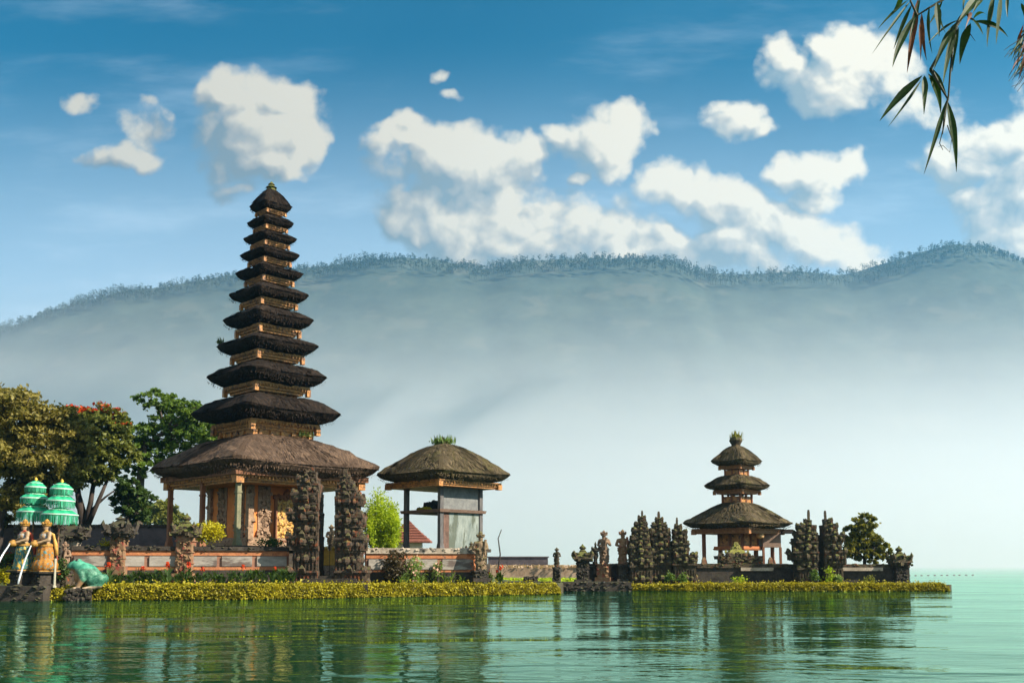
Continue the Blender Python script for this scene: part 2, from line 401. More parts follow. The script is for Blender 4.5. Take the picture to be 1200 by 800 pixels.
# ================================================================ the setting
# ---- lake
def water_material():
    m, t, out = new_mat('lake_water')
    tc = t.new('ShaderNodeTexCoord'); v = tc.outputs['Object']
    sp = t.new('ShaderNodeSeparateXYZ'); t.put(sp.inputs[0], v)
    n1 = t.noise(t.vec('MULTIPLY', v, (.5, 1.0, 1)), .36, 3, .5, dist=.5)
    n2 = t.noise(t.vec('MULTIPLY', v, (.6, 1.0, 1)), 2.3, 3, .55, dist=.3)
    n3 = t.noise(t.vec('MULTIPLY', v, (.5, .8, 1)), .12, 2, .5)
    patch = t.smooth(t.noise(t.vec('MULTIPLY', v, (.4, .8, 1)), .09, 3, .5), .35, .65, .30, 1.35)
    h = t.math('ADD', t.math('MULTIPLY', n1, 1.05), t.math('MULTIPLY', n2, .14))
    h = t.math('MULTIPLY', h, patch)
    h = t.math('ADD', h, t.math('MULTIPLY', n3, .8))
    bp = t.new('ShaderNodeBump'); bp.inputs['Strength'].default_value = 1.0; bp.inputs['Distance'].default_value = WAVE; t.put(bp.inputs['Height'], h)
    body = t.new('ShaderNodeBsdfDiffuse'); body.inputs[0].default_value = (*WATER_BODY, 1)
    gl = t.new('ShaderNodeBsdfGlossy'); gl.inputs['Roughness'].default_value = .018; gl.inputs[0].default_value = (*WATER_GLOSS, 1)
    t.l.new(bp.outputs[0], gl.inputs['Normal'])
    fr = t.new('ShaderNodeFresnel'); fr.inputs[0].default_value = 1.333; t.l.new(bp.outputs[0], fr.inputs['Normal'])
    mx = t.new('ShaderNodeMixShader'); t.l.new(fr.outputs[0], mx.inputs[0]); t.l.new(body.outputs[0], mx.inputs[1]); t.l.new(gl.outputs[0], mx.inputs[2])
    t.l.new(mx.outputs[0], out.inputs[0]); return m
WAVE = .11; WATER_BODY = (.009, .042, .017); WATER_GLOSS = (.58, .90, .74)
b = MB(); b.add([(-9000, -300, 0), (9000, -300, 0), (9000, 6000, 0), (-9000, 6000, 0)], [(0, 1, 2, 3)])
tag(b.build('lake_water', water_material()), 'calm green lake rippling with the reflections of the temple', 'water', kind='structure')

# ---- the two islands
SOIL = surf('island_soil', (.035, .03, .02), (.10, .085, .05), 1.5, .95, .6, moss=(.07, .10, .02), mossamt=.7)
def yfront(px):                                  # distance of the big island's water line under a column of the photo
    pts = [(-300, 52), (50, 57), (300, 58.6), (450, 63), (570, 67), (657, 70.5)]
    for (a, ya), (c, yc) in zip(pts[:-1], pts[1:]):
        if px <= c: return ya + (yc - ya) * (px - a) / (c - a)
    return pts[-1][1]
def slab(name, outline, z0, z1, mat, label, cat):
    b = MB(); b.loft([[(x, y, z0) for x, y in outline], [(x, y, z1) for x, y in outline]])
    return tag(b.build(name, mat), label, cat, kind='structure')
out = []
for px in (60, 150, 300, 450, 570, 640, 654):
    Y = yfront(px) + .8; out.append((P(px, 660, Y).x, Y))
for px, Y in ((660, 73), (655, 80), (600, 84), (560, 130), (300, 140), (-400, 140), (-400, 58.5)):
    out.append((P(px, 660, Y).x, Y))
slab('island_ground', out, -.8, .72, SOIL, 'soil of the large temple island behind the golden hedge', 'ground')
out = []
for px, Y in ((664, 82), (760, 80), (820, 79), (1112, 79), (1114, 81), (1070, 84), (1050, 104), (700, 104), (664, 86)):
    out.append((P(px, 660, Y).x, Y))
slab('islet_ground', out, -.8, .45, SOIL, 'low ground of the small shrine islet at right', 'ground')

# ---- mountain and its ridge forest
RIDGE = [(-420,395),(-200,392),(-60,388),(0,384),(30,376),(60,364),(100,352),(150,340),(200,335),(240,327),(270,322),(350,315),(400,309),(440,304),(470,301),(500,303),(540,310),(570,316),(600,307),(650,304),(700,302),(750,302),(790,307),(820,319),(860,322),(900,320),(940,318),(980,322),(1010,318),(1040,307),(1080,295),(1110,288),(1140,287),(1170,295),(1200,307),(1260,325),(1400,330),(1620,350)]
def ridge_y(px):
    for (a, ya), (c, yc) in zip(RIDGE[:-1], RIDGE[1:]):
        if px <= c:
            t = (px - a) / (c - a); return ya + (yc - ya) * t
    return RIDGE[-1][1]
YB, YR = 1500., 2500.
FOREST = surf('forested_slope', (.025, .04, .034), (.06, .08, .06), .012, .95, .0, c3=(.075, .085, .065), c3at=.6, detail=8)
mb = MB(); cols = list(range(-420, 1621, 8)); rows = 26
for i, px in enumerate(cols):
    top = P(px, ridge_y(px) + 2.0 * noise.noise((px * .03, 0, 0)), YR)
    for k in range(rows + 1):
        t = k / rows
        g = noise.fractal((top.x * .0035, t * 1.6, 4.2), 1.0, 2.0, 4) * math.sin(math.pi * min(t * 1.0, 1)) 
        Y = YB + (YR - YB) * t + g * 50
        z = -3 + (top.z + 3) * (t ** 1.12) + g * 18
        mb.v.append((top.x + 14 * g, Y, z))
    mb.v.append((top.x, YR + 700, top.z * .3))
n = rows + 2
for i in range(len(cols) - 1):
    for k in range(n - 1):
        a = i * n + k; mb.f.append((a, a + n, a + n + 1, a + 1))
mountain = tag(mb.build('mountain', FOREST, smooth=True), 'long forested mountain ridge across the lake, pale with haze', 'mountain', kind='structure')
L_RIDGE = leafy('ridge_leaves', (.02, .035, .022), (.06, .08, .04), .25, scale=.05)
mb = MB(); rnd = random.Random(5)
px = -60.
while px < 1270:
    px += rnd.uniform(.25, 1.2) * (1.5 if noise.noise((px * .02, 3, 1)) < -.2 else 1)
    back = rnd.uniform(-90, 15)
    top = P(px, ridge_y(px), YR); z0 = top.z - 4 + back * .55; base = Vector((top.x, YR + back, z0))
    big = .5 + .9 * max(0, .5 + noise.noise((px * .013, 8, 2)))
    h = rnd.uniform(5, 19) * big + 4
    mb.tube([base - Vector((0, 0, 5)), base + Vector((rnd.uniform(-1, 1), 0, h * .85))], [.55, .3], 4)
    for _ in range(int(22 * big) + 9):
        a = rnd.uniform(0, 6.28); rr = rnd.random() ** .5 * h * .33; zz = h * rnd.uniform(.25, 1.0)
        rr *= 1.0 if zz < h * .85 else .6
        mb.leaf(base + Vector((rr * math.cos(a), rr * math.sin(a), zz)), 2.8, rnd, asp=.8)
tag(mb.build('ridge_forest', L_RIDGE), 'fringe of small trees along the crest of the far mountain', 'forest', kind='stuff')

# ---- air: even haze round everything, and the morning mist that lies on the lake before the mountain
def volume_mat(name, col, dens, aniso):
    m, t, out = new_mat(name)
    v = t.new('ShaderNodeVolumePrincipled'); v.inputs['Color'].default_value = (*col, 1); v.inputs['Density'].default_value = dens; v.inputs['Anisotropy'].default_value = aniso
    t.l.new(v.outputs[0], out.inputs['Volume']); return m
b = MB(); b.box(0, 1500, -5, 7000, 4200, 905)
tag(b.build('haze', volume_mat('blue_air', (.20, .58, .95), .00012, .3)), 'thin blue haze filling the air over the whole lake', 'haze', kind='stuff')
mb = MB(); us = [-1.0 + .08 * i for i in range(26)]; ts = [0, .01, .025, .045, .07, .1, .13, .16, .19, .22, .25, .28, .305, .33]
nt = len(ts)
for side in (0, 1):
    for u in us:
        for t in ts:
            L = (1250 + 50 * math.sin(u * 4)) * (1 - t / .335) ** 2.15 + 90 * math.exp(-t * 80)
            Y = 1480 - (L + 1 if side == 0 else 0)
            mb.v.append((u * Y, Y, CAM_H + Y * t if t > 0 else .15))
o1 = len(us) * nt
for i in range(len(us) - 1):
    for k in range(nt - 1):
        a = i * nt + k
        mb.f.append((a, a + nt, a + nt + 1, a + 1)); mb.f.append((o1 + a, o1 + a + 1, o1 + a + nt + 1, o1 + a + nt))
    a = i * nt; mb.f.append((a, o1 + a, o1 + a + nt, a + nt))
    a = i * nt + nt - 1; mb.f.append((a, a + nt, o1 + a + nt, o1 + a))
for i in (0, len(us) - 1):
    for k in range(nt - 1):
        a = i * nt + k; q = (a, a + 1, o1 + a + 1, o1 + a); mb.f.append(q if i == 0 else q[::-1])
tag(mb.build('mist', volume_mat('white_mist', (.955, .98, 1.0), .0033, .35)), 'white morning mist lying over the far lake before the mountain', 'mist', kind='stuff')

# ---- far bank between the islands
YK = 150.
b = MB(); x0, z0 = XZ(560, 668, YK); x1, z1 = XZ(690, 663, YK)
rnd = random.Random(3)
pts = [(x0, YK), (x1, YK + 1), (x1 + 2, YK + 12), (x0, YK + 14)]
b.loft([[(x, y, -.6) for x, y in pts], [(x, y, z1 - .25) for x, y in pts]])
tag(b.build('far_bank', surf('dry_bank', (.20, .13, .08), (.42, .30, .2), .6, .95, .5)), 'low brown bank across the channel between the islands', 'bank', kind='structure')
b = MB()
for _ in range(1500):
    x = rnd.uniform(x0, x1); y = YK + rnd.uniform(.0, 9)
    b.leaf((x, y, z1 - .25 + rnd.random() * .35), .5, rnd, up=.1)
tag(b.build('dry_reeds', leafy('dry_reeds', (.30, .20, .12), (.55, .42, .30), .3, scale=.5)), 'tan dry reeds covering the low far bank', 'reeds', kind='stuff')
b = MB()
for _ in range(1600):
    x = P(rnd.uniform(560, 690), 660, 118).x; y = 112 + rnd.random() * 16
    b.leaf((x, y, .12 + rnd.random() * .25), .5, rnd, up=1.2)
tag(b.build('lake_weed', L_LIME), 'yellow green water weed floating before the far bank', 'water weed', kind='stuff')
b = MB(); xa, za = XZ(572, 663, YK + 6); xb, zb = XZ(642, 653, YK + 6)
b.box((xa + xb) / 2, YK + 6, .2, xb - xa, 1.2, zb - .2); b.box((xa + xb) / 2, YK + 6, zb, xb - xa + .3, 1.5, .18)
w = tag(b.build('far_wall', STONE_PURPLE), 'long low dark wall standing on the far bank between the islands', 'wall')
b = MB(); x, z = XZ(585, 653, 110); zt = P(584, 620, 110).z
b.tube([(x, 110, -.5), (x - .1, 110, 1.8), (x + .12, 110, 3.2), (x - .12, 110, zt - 1), (x + .25, 110, zt)], [.11, .1, .09, .07, .05], 6)
tag(b.build('leaning_pole', BARK_D), 'thin crooked bare pole standing up from the water beside the pavilion', 'pole')

# ================================================================ trees
def make_tree(name, label, Y, trunks, lobes, leafmat, barkmat, n_leaf, size, group=None, dep=.8, seed=1, flowers=None, clump=.22, asp=.55):
    """trunks: list of polylines [(px, py, radius_px)...]; lobes: (px, py, rx, ry) in photo pixels at distance Y"""
    rnd = random.Random(seed); k = M(Y)
    bx, bz = XZ(trunks[0][0][0], trunks[0][0][1], Y); base = Vector((bx, Y, bz))
    root = thing(name, label, 'tree', base, 0, group)
    L = lambda px, py, dy=0.: P(px, py, Y) + Vector((0, dy, 0)) - base
    lob = []
    for (px, py, rx, ry) in lobes:
        lob.append((L(px, py, rnd.uniform(-.5, .5) * rx * k), rx * k, ry * k))
    tb = MB(); tips = []
    for tr in trunks:
        pts = [L(a, c, rnd.uniform(-.4, .4) if i else 0) for i, (a, c, r) in enumerate(tr)]
        rr_ = [r * k for _, _, r in tr]
        if abs(tr[0][1] - trunks[0][0][1]) < 12: pts.insert(0, Vector((pts[0].x, 0, .6 - bz))); rr_.insert(0, rr_[0] * 1.3)
        tb.tube(pts, rr_, 8); tips.append((pts[-1], tr[-1][2] * k))
    for c, rx, rz in lob:
        tp, r = min(tips, key=lambda q: (q[0] - c).length)
        mid = tp.lerp(c, .5) + Vector((0, 0, .25 * rz))
        tb.tube([tp, mid, c], [r * .8, r * .55, r * .3], 6)
        for _ in range(5):
            e = c + Vector((rnd.uniform(-.8, .8) * rx, rnd.uniform(-.6, .6) * rx, rnd.uniform(-.5, .8) * rz))
            tb.tube([mid.lerp(c, rnd.random()), mid.lerp(e, .6) + Vector((0, 0, .1 * rz)), e], [r * .35, r * .25, r * .1], 5)
    tb.build('trunk', barkmat, root, smooth=True)
    cb = MB(); vol = [rx * rz for _, rx, rz in lob]; tot = sum(vol)
    tops = []
    for (c, rx, rz), v in zip(lob, vol):
        nl = int(n_leaf * v / tot); ncl = max(6, nl // 45)
        for _ in range(ncl):
            d = Vector((rnd.gauss(0, 1), rnd.gauss(0, 1), rnd.gauss(0, 1) + .25)).normalized() * (rnd.random() ** .35)
            cc = c + Vector((d.x * rx, d.y * rx * dep, d.z * rz)); cr = clump * min(rx, rz) * rnd.uniform(.6, 1.35)
            if d.z > .45: tops.append((cc, cr))
            for _ in range(max(3, nl // ncl)):
                o = Vector((rnd.gauss(0, .55), rnd.gauss(0, .55), rnd.gauss(0, .38))) * cr
                cb.leaf(cc + o, size, rnd, up=.6, asp=asp)
    cb.build('crown', leafmat, root)
    if flowers:
        fm, nf, test = flowers; fb = MB()
        for cc, cr in tops:
            wp = cc + base; fx = 600 + F * wp.x / wp.y
            if not test(fx, wp.z): continue
            for _ in range(nf): fb.leaf(cc + Vector((rnd.gauss(0, .6) * cr, rnd.gauss(0, .6) * cr, cr * rnd.uniform(.1, .9))), size * 1.1, rnd)
        if fb.v: fb.build('blossom', fm, root)
    return root
make_tree('shade_tree', 'broad olive gold leaved tree with a spreading crown behind the green umbrellas', 78,
    [[(-4, 650, 7), (0, 610, 6), (14, 575, 5), (28, 545, 4)], [(0, 612, 5), (-18, 575, 4), (-28, 540, 3)], [(-40, 640, 6), (-60, 580, 5)]],
    [(20, 486, 52, 30), (-40, 480, 50, 36), (62, 505, 42, 30), (84, 535, 30, 24), (34, 530, 50, 30), (0, 555, 40, 26), (45, 565, 34, 17), (-50, 540, 40, 40), (8, 585, 26, 14), (95, 510, 24, 18), (60, 550, 40, 22), (-16, 520, 44, 34), (74, 568, 26, 12), (30, 588, 32, 18), (-14, 598, 30, 22), (58, 584, 22, 12)], L_OLIVE, BARK_D, 50000, .38, seed=21)
make_tree('flame_tree', 'tree with scarlet flowers along its top and a forked dark trunk', 86,
    [[(97, 648, 7.5), (97, 610, 6), (93, 580, 3.6), (90, 555, 2)], [(99, 618, 4), (107, 590, 3.2), (112, 560, 2.4)], [(100, 622, 3.5), (116, 590, 2.6), (128, 560, 1.8)], [(97, 605, 2.2), (86, 588, 1.8), (76, 578, 1.2)], [(104, 600, 1.6), (122, 582, 1.2), (136, 572, .8)]],
    [(92, 500, 28, 22), (122, 498, 28, 22), (140, 510, 18, 20), (108, 528, 40, 24), (118, 550, 30, 16), (90, 555, 28, 18), (132, 535, 26, 20), (112, 560, 24, 10)], L_DEEP, BARK_D, 20000, .40, seed=4,
    flowers=(L_RED, 12, lambda fx, z: z > (662 - 505) * M(86) + 2 and fx > 72))
make_tree('green_tree', 'tall bright green tree with tiered foliage left of the tall pagoda', 92,
    [[(160, 650, 6), (162, 600, 5.5), (165, 545, 4.5), (168, 515, 4)], [(166, 540, 3), (150, 515, 2)], [(168, 525, 3), (195, 505, 2)]],
    [(184, 472, 28, 15), (215, 484, 34, 16), (240, 492, 24, 16), (190, 500, 34, 18), (158, 508, 28, 16), (225, 510, 36, 18), (146, 530, 26, 12), (176, 545, 26, 14), (205, 530, 32, 16), (150, 552, 20, 10), (250, 515, 30, 20), (178, 522, 24, 12), (240, 540, 30, 18)], L_GREEN, BARK, 24000, .36, seed=9)
make_tree('young_tree', 'small dark rounded tree standing over the dark wall beneath the green tree', 84,
    [[(150, 645, 2.6), (151, 615, 2.2), (152, 590, 1.6)], [(151, 612, 1.4), (162, 592, 1)], [(151, 615, 1.2), (142, 598, .8)]],
    [(153, 572, 18, 12), (144, 588, 17, 13), (165, 585, 16, 14), (155, 600, 20, 12), (170, 598, 10, 9)], L_SHRUB, BARK_D, 6500, .36, seed=13)
make_tree('hazy_tree', 'pale hazy rounded bush tree far behind the dark garden wall', 190,
    [[(188, 645, 2.5), (188, 615, 2), (188, 605, 1.5)]],
    [(178, 602, 16, 12), (194, 600, 17, 15), (207, 607, 11, 10), (188, 612, 22, 12)], L_PALE, BARK, 7000, .7, seed=15)
make_tree('bare_limbed_tree', 'tree with slanting bare limbs seen under the big pagoda eave', 88,
    [[(282, 650, 5), (262, 602, 3.6), (244, 575, 3), (225, 552, 2.6)], [(262, 603, 2.6), (258, 585, 2.2), (245, 562, 1.8)], [(272, 625, 3), (262, 600, 2)]],
    [(232, 548, 20, 8), (252, 545, 20, 8), (300, 548, 30, 10)], L_GREEN, BARK, 3500, .4, seed=16)
make_tree('islet_tree', 'small round leafy tree beside the split gate on the small islet', 87,
    [[(1013, 668, 2.2), (1013, 645, 1.8), (1012, 628, 1.3)], [(1013, 655, 1.4), (1025, 638, 1.0)], [(1013, 655, 1.3), (1000, 640, .9)]],
    [(1010, 613, 15, 12), (1000, 628, 13, 14), (1020, 625, 14, 14), (1030, 642, 13, 11), (1008, 645, 19, 12), (998, 645, 10, 12), (1038, 648, 7, 7), (1017, 607, 8, 6), (1020, 652, 18, 8)],
    leafy('islet_leaves', (.04, .055, .013), (.28, .27, .055), .45, c3=(.25, .21, .03)), BARK_D, 9000, .34, seed=17)
# feathery bamboo behind the split gate
def bamboo_bush():
    Y = 68.6; k = M(Y); bx, bz = XZ(448, 655, Y); base = Vector((bx, Y, bz)); rnd = random.Random(8)
    root = thing('bamboo_bush', 'bright lime green feathery bamboo bush between the split gate and the pavilion', 'bush', base)
    sb, lb = MB(), MB()
    for i in range(34):
        t = rnd.uniform(-1, 1); top = P(445 + t * 20, 575 + 24 * abs(t) + rnd.uniform(-6, 20), Y + rnd.uniform(-1, 1)) - base
        foot = Vector((t * 8 * k, rnd.uniform(-.5, .5), 0)); mid = foot.lerp(top, .55) + Vector((t * 5 * k, 0, 0))
        sb.tube([foot, mid, top], [.05, .04, .015], 4)
        for _ in range(230):
            q = rnd.uniform(.15, 1.0); p = foot.lerp(mid, q * 2) if q < .5 else mid.lerp(top, q * 2 - 1)
            lb.leaf(p + Vector((rnd.gauss(0, .16), rnd.gauss(0, .2), rnd.gauss(0, .2))), .26, rnd, up=.1, asp=.3)
    sb.build('stems', L_LIME, root); lb.build('foliage', L_LIME, root)
bamboo_bush()

# ---- clipped hedges along the water
def hedge(name, label, pxs, ytop, yfr, depth, n, size, seed, zfun=None):
    rnd = random.Random(seed); root_p = Vector((P(pxs[0], 660, yfr(pxs[0])).x, yfr(pxs[0]), 0))
    core, lv = MB(), MB(); rings = []
    def sec(px):
        Y = yfr(px); z = P(px, ytop(px), Y + depth * .3).z + .09 * noise.noise((px * .11, seed, 0)) + .08 * noise.noise((px * .4, seed, 3)); x = P(px, 660, Y).x; return x, Y, z
    N = 70
    for i in range(N + 1):
        px = pxs[0] + (pxs[1] - pxs[0]) * i / N; x, Y, z = sec(px); e = .6 if i in (0, N) else 1.
        rings.append([Vector((x, Y + .12, -.15)) - root_p, Vector((x, Y + .08, z * .6 * e)) - root_p, Vector((x, Y + .25, (z - .1) * e)) - root_p,
                      Vector((x, Y + depth - .2, (z - .1) * e)) - root_p, Vector((x, Y + depth, z * .5 * e)) - root_p, Vector((x, Y + depth, -.15)) - root_p])
    core.loft(rings)
    for _ in range(n):
        px = rnd.uniform(*pxs); x, Y, z = sec(px)
        edge = min(1, (px - pxs[0]) / 8 + .35, (pxs[1] - px) / 8 + .35); z *= edge
        if rnd.random() < .62:
            zz = z * rnd.uniform(.03, 1.0) ; q = Vector((x, Y + .06 + .12 * (zz / z) ** 3 + rnd.gauss(0, .06), zz))
        else: q = Vector((x, Y + rnd.uniform(.1, depth), z + rnd.gauss(0, .045) - .02))
        if rnd.random() < .04: q.z += rnd.uniform(.05, .28); q.y += rnd.uniform(-.05, .3)
        q += Vector((0, 0, .05 * noise.noise((x * 3, q.z * 3, seed)))) + Vector((0, .08 * noise.noise((x * 2.2, q.z * 2.2, seed + 5)), 0))
        lv.leaf(q - root_p, size, rnd, up=.5, asp=.7)
    root = thing(name, label, 'hedge', root_p)
    core.build('branches', surf('hedge_twigs', (.03, .028, .008), (.09, .08, .018), 6, .95, .5), root); lv.build('foliage', L_HEDGE, root)
def top_a(px): return 690 - 5 * min(1, max(0, (px - 60) / 70)) - 1.0 * max(0, (px - 130) / 500)
hedge('clipped_hedge', 'long clipped golden green hedge edging the large temple island', (52, 657), lambda px: top_a(px), yfront, 1.5, 26000, .15, 41)
def yf_b(px): return 80.5 - 2.6 * min(1, max(0, (px - 690) / 110))
hedge('clipped_hedge', 'lower clipped golden hedge edging the small islet at right', (735, 1112), lambda px: 683.5 if px > 800 else 685, yf_b, 1.3, 15000, .16, 42)

# ---- unseen cloud bank added out of frame above the haze to shape sunbeams
def added_cloud_bank():
    rnd = random.Random(12); mb = MB(); alt = 1080.; off = (alt - 250) / to_sun.z
    spots = []
    for (x, y, rx, ry) in ((-620, 1150, 260, 130), (-330, 1050, 90, 120), (-130, 1120, 60, 110), (60, 1180, 50, 110), (-450, 820, 120, 60), (-250, 780, 45, 60), (-900, 1100, 200, 200)):
        c = Vector((x, y, 250)) + to_sun * off
        for _ in range(int(6 + rx / 12)):
            a = rnd.uniform(0, 6.28); q = rnd.random() ** .5; spots.append((c + Vector((math.cos(a) * q * rx, math.sin(a) * q * ry, rnd.uniform(-10, 40))), rnd.uniform(.35, .6) * min(rx, ry)))
    for c, r in spots:
        rings = []; r = max(r, 22)
        for i in range(1, 6):
            th = math.pi * i / 6; rings.append([(c.x + r * math.sin(th) * math.cos(p) * rnd.uniform(.9, 1.12), c.y + r * math.sin(th) * math.sin(p) * rnd.uniform(.9, 1.12), c.z - r * .5 * math.cos(th)) for p in [k * math.pi / 5 for k in range(10)]])
        mb.loft(rings)
    o = tag(mb.build('added_clouds', surf('added_cloud_white', (.8, .8, .8), (.9, .9, .9), .01, 1, 0), smooth=True), 'unseen cloud bank added out of view to shade the mist into sunbeams', 'added_clouds', kind='stuff')
added_cloud_bank()

# ================================================================ thatched roofs and pagodas
def pnorm(a, p):
    c, s_ = abs(math.cos(a)), abs(math.sin(a)); return 1.0 / (c ** p + s_ ** p) ** (1.0 / p)
def thatched_roof(name, mat, parent, half, neck, h, thick, z, seed, convex=1.35, strands=600, slen=.5, sw=.05, pn=14, label=None, under=.80):
    """a shaggy square thatch cap: eave tips at height z, apex ring at z+h, cut edge curving in underneath"""
    rnd = random.Random(seed); mb = MB(); uvs = []
    n = 96; rings = []; top_rows = 16
    prof = []
    for i in range(top_rows + 1):
        q = i / top_rows; prof.append((neck + (half - neck) * q, h * (1 - q ** convex), q, 8 + 6 * q))
    prof += [(half * (.995 - .1 * (.8 - under)), -thick * .22, 1, pn), (half * (under + (1 - under) * .76), -thick * .58, 1, pn), (half * (under + (1 - under) * .4), -thick * .87, 1, pn), (half * under, -thick, 1, pn), (max(neck * .5, half * .3), -thick * .85, 1, pn)]
    run = 0; last = None
    for (r, dz, q, p) in prof:
        if last: run += math.hypot(r - last[0], dz - last[1])
        last = (r, dz); ring = []
        for k in range(n):
            a = 2 * math.pi * k / n; rad = r * pnorm(a, p)
            x, y = rad * math.cos(a), rad * math.sin(a)
            nn = noise.fractal((x * 1.1 + seed, y * 1.1, dz * 1.3), 1, 2, 4) * .18 * min(1, half / 4 + .35) * (.35 + .65 * q)
            droop = .09 * half * (max(0, abs(math.sin(2 * a))) ** 4) * q
            ring.append((x * (1 + nn * .12), y * (1 + nn * .12), z + dz + nn * .7 + droop * .5))
            uvs.append((seed * 7.3 + r * (((a / (math.pi / 2) + .5) % 1) * 2 - 1) + 31 * math.floor(a / (math.pi / 2) + .5), run))
        rings.append(ring)
    mb.loft(rings, cap0=True, cap1=True)
    def top_pt(a, q):
        p = 8 + 6 * q; r = (neck + (half - neck) * q) * pnorm(a, p); return Vector((r * math.cos(a), r * math.sin(a), z + h * (1 - q ** convex)))
    for _ in range(strands):
        q = rnd.random() ** .6; a = rnd.uniform(0, 6.2832)
        if rnd.random() < .3:                     # loose straw at the eave
            q = .93 + rnd.random() * .06
        p0 = top_pt(a, q); dq = slen * rnd.uniform(.5, 1.3) / max(half - neck, .4)
        p1 = top_pt(a, min(1.0, q + dq))
        if q + dq > 1: p1 = p1 + (p1 - p0).normalized() * min((q + dq - 1) * (half - neck), slen * .2) * (.25 if abs(math.cos(2 * a)) < .5 else 1)
        d = (p1 - p0); side = d.cross(Vector((0, 0, 1))); side = side.normalized() if side.length > 1e-6 else Vector((1, 0, 0))
        nrm = side.cross(d).normalized()
        if nrm.z < 0: nrm = -nrm
        w = sw * rnd.uniform(.6, 1.5); lift = rnd.uniform(.02, .07)
        nn = Vector((0, 0, .04))
        o = len(mb.v); mb.v += [tuple(p0 - side * w + nn), tuple(p0 + side * w + nn), tuple(p1 + side * w * .5 + nrm * lift + nn), tuple(p1 - side * w * .5 + nrm * lift + nn)]
        mb.f.append((o, o + 1, o + 2, o + 3)); u = seed * 7.3 + rnd.uniform(0, 40); uvs += [(u, run * q), (u + .02, run * q), (u + .02, run * q + .3), (u, run * q + .3)]
    for _ in range(int(strands * .5)):            # ragged cut edge
        a = rnd.uniform(0, 6.2832); r = half * rnd.uniform(.86, .985) * pnorm(a, pn); f_ = (r / (half * pnorm(a, pn)) - .86) / .125
        c = Vector((r * math.cos(a), r * math.sin(a), z - thick * (.85 - .6 * f_)))
        t_ = Vector((-math.sin(a), math.cos(a), 0)) * sw * rnd.uniform(.5, 1.2)
        e = Vector((math.cos(a) * .05, math.sin(a) * .05, -rnd.uniform(.08, .22) * min(1, thick)))
        o = len(mb.v); mb.v += [tuple(c - t_), tuple(c + t_), tuple(c + t_ * .4 + e), tuple(c - t_ * .4 + e)]; mb.f.append((o, o + 1, o + 2, o + 3))
        u = rnd.uniform(0, 40); uvs += [(u, 1), (u + .02, 1), (u, 1.2), (u, 1.2)]
    ob = mb.build(name, mat, parent, uvs=uvs)
    if label: ob['label'] = label
    return ob
def sqr(half, z): return [(-half, -half, z), (half, -half, z), (half, half, z), (-half, half, z)]
def cornice(parent, half, z_top, h, flare, name='cornice', mat=None, teeth=True, seed=0):
    """carved stepped wooden band under an eave, narrowing downwards, with a row of hanging teeth"""
    rnd = random.Random(seed); mb = MB()
    st = [(half, z_top), (half, z_top - h * .22), (half * .965, z_top - h * .24), (half * .965, z_top - h * .42), (half * flare ** .5, z_top - h * .45), (half * flare ** .5, z_top - h * .72), (half * flare, z_top - h * .75), (half * flare, z_top - h)]
    mb.loft([sqr(a, c) for a, c in st])
    if teeth:
        k = max(8, int(half * 2 / .26)); w = half * 2 / k
        for sgn in (-1, 1):
            for i in range(k):
                x = -half + w * (i + .5); zt = z_top - h * .2; hh = h * rnd.uniform(.28, .42)
                for pts in (((x - w*.42, sgn * (half + .015), zt), (x + w*.42, sgn * (half + .015), zt), (x, sgn * (half + .015), zt - hh)),
                            ((sgn * (half + .015), x - w*.42, zt), (sgn * (half + .015), x + w*.42, zt), (sgn * (half + .015), x, zt - hh))):
                    back = [tuple(p * (.985 if abs(abs(p) - half - .015) < 1e-6 else 1) for p in q) for q in pts]
                    o = len(mb.v); mb.v += list(pts) + back
                    mb.f += [(o, o+1, o+2), (o+5, o+4, o+3), (o, o+3, o+4, o+1), (o+1, o+4, o+5, o+2), (o+2, o+5, o+3, o)]
    for sx in (-1, 1):                             # corner brackets
        for sy in (-1, 1):
            mb.box(sx * half * .95, sy * half * .95, z_top - h * 1.15, half * .09 + .1, half * .09 + .1, h * .9)
    return mb.build(name, mat or GOLDWOOD, parent)
def neck_box(parent, half, z0, z1, seed, name='tier_box'):
    """wooden storey between two roofs: corner posts, rails and sunk carved panels"""
    mb = MB(); h = z1 - z0; rnd = random.Random(seed)
    mb.box(0, 0, z0, half * 1.84, half * 1.84, h)
    for sx in (-1, 1):
        for sy in (-1, 1): mb.box(sx * half * .94, sy * half * .94, z0 - .01, half * .14, half * .14, h + .02)
    for s_ in (-1, 1):
        for zz in (z0 + .02, z1 - h * .2):
            mb.box(0, s_ * half * .95, zz, half * 1.7, half * .1, h * .14); mb.box(s_ * half * .95, 0, zz, half * .1, half * 1.7, h * .14)
        for i in range(5):
            x = half * (-.72 + .36 * i)
            mb.box(x, s_ * half * .94, z0 + h * .2, half * .12, half * .06, h * .55); mb.box(s_ * half * .94, x, z0 + h * .2, half * .06, half * .12, h * .55)
    return mb.build(name, GOLDWOOD, parent)
def open_storey(parent, half, z0, z1, name='tier_box'):
    """light storey of corner posts over a low carved parapet, open above"""
    h = z1 - z0; mb = MB(); mb.loft([sqr(half * .94, z0), sqr(half * .94, z0 + h * .6)])
    for s_ in (-1, 1):
        for i in (-.46, .46):
            mb.box(i * half, s_ * half * .95, z0 + h * .1, half * .7, half * .06, h * .4); mb.box(s_ * half * .95, i * half, z0 + h * .1, half * .06, half * .7, h * .4)
    ob = mb.build(name, GOLDWOOD, parent)
    for a, b_ in ((-1, -1), (1, -1), (1, 1), (-1, 1), (0, -1), (-1, 0), (0, 1), (1, 0)):
        q = MB(); q.box(a * half * .97, b_ * half * .97, z0, half * .17, half * .17, h); q.build('post', WOODRED, ob)
    return ob
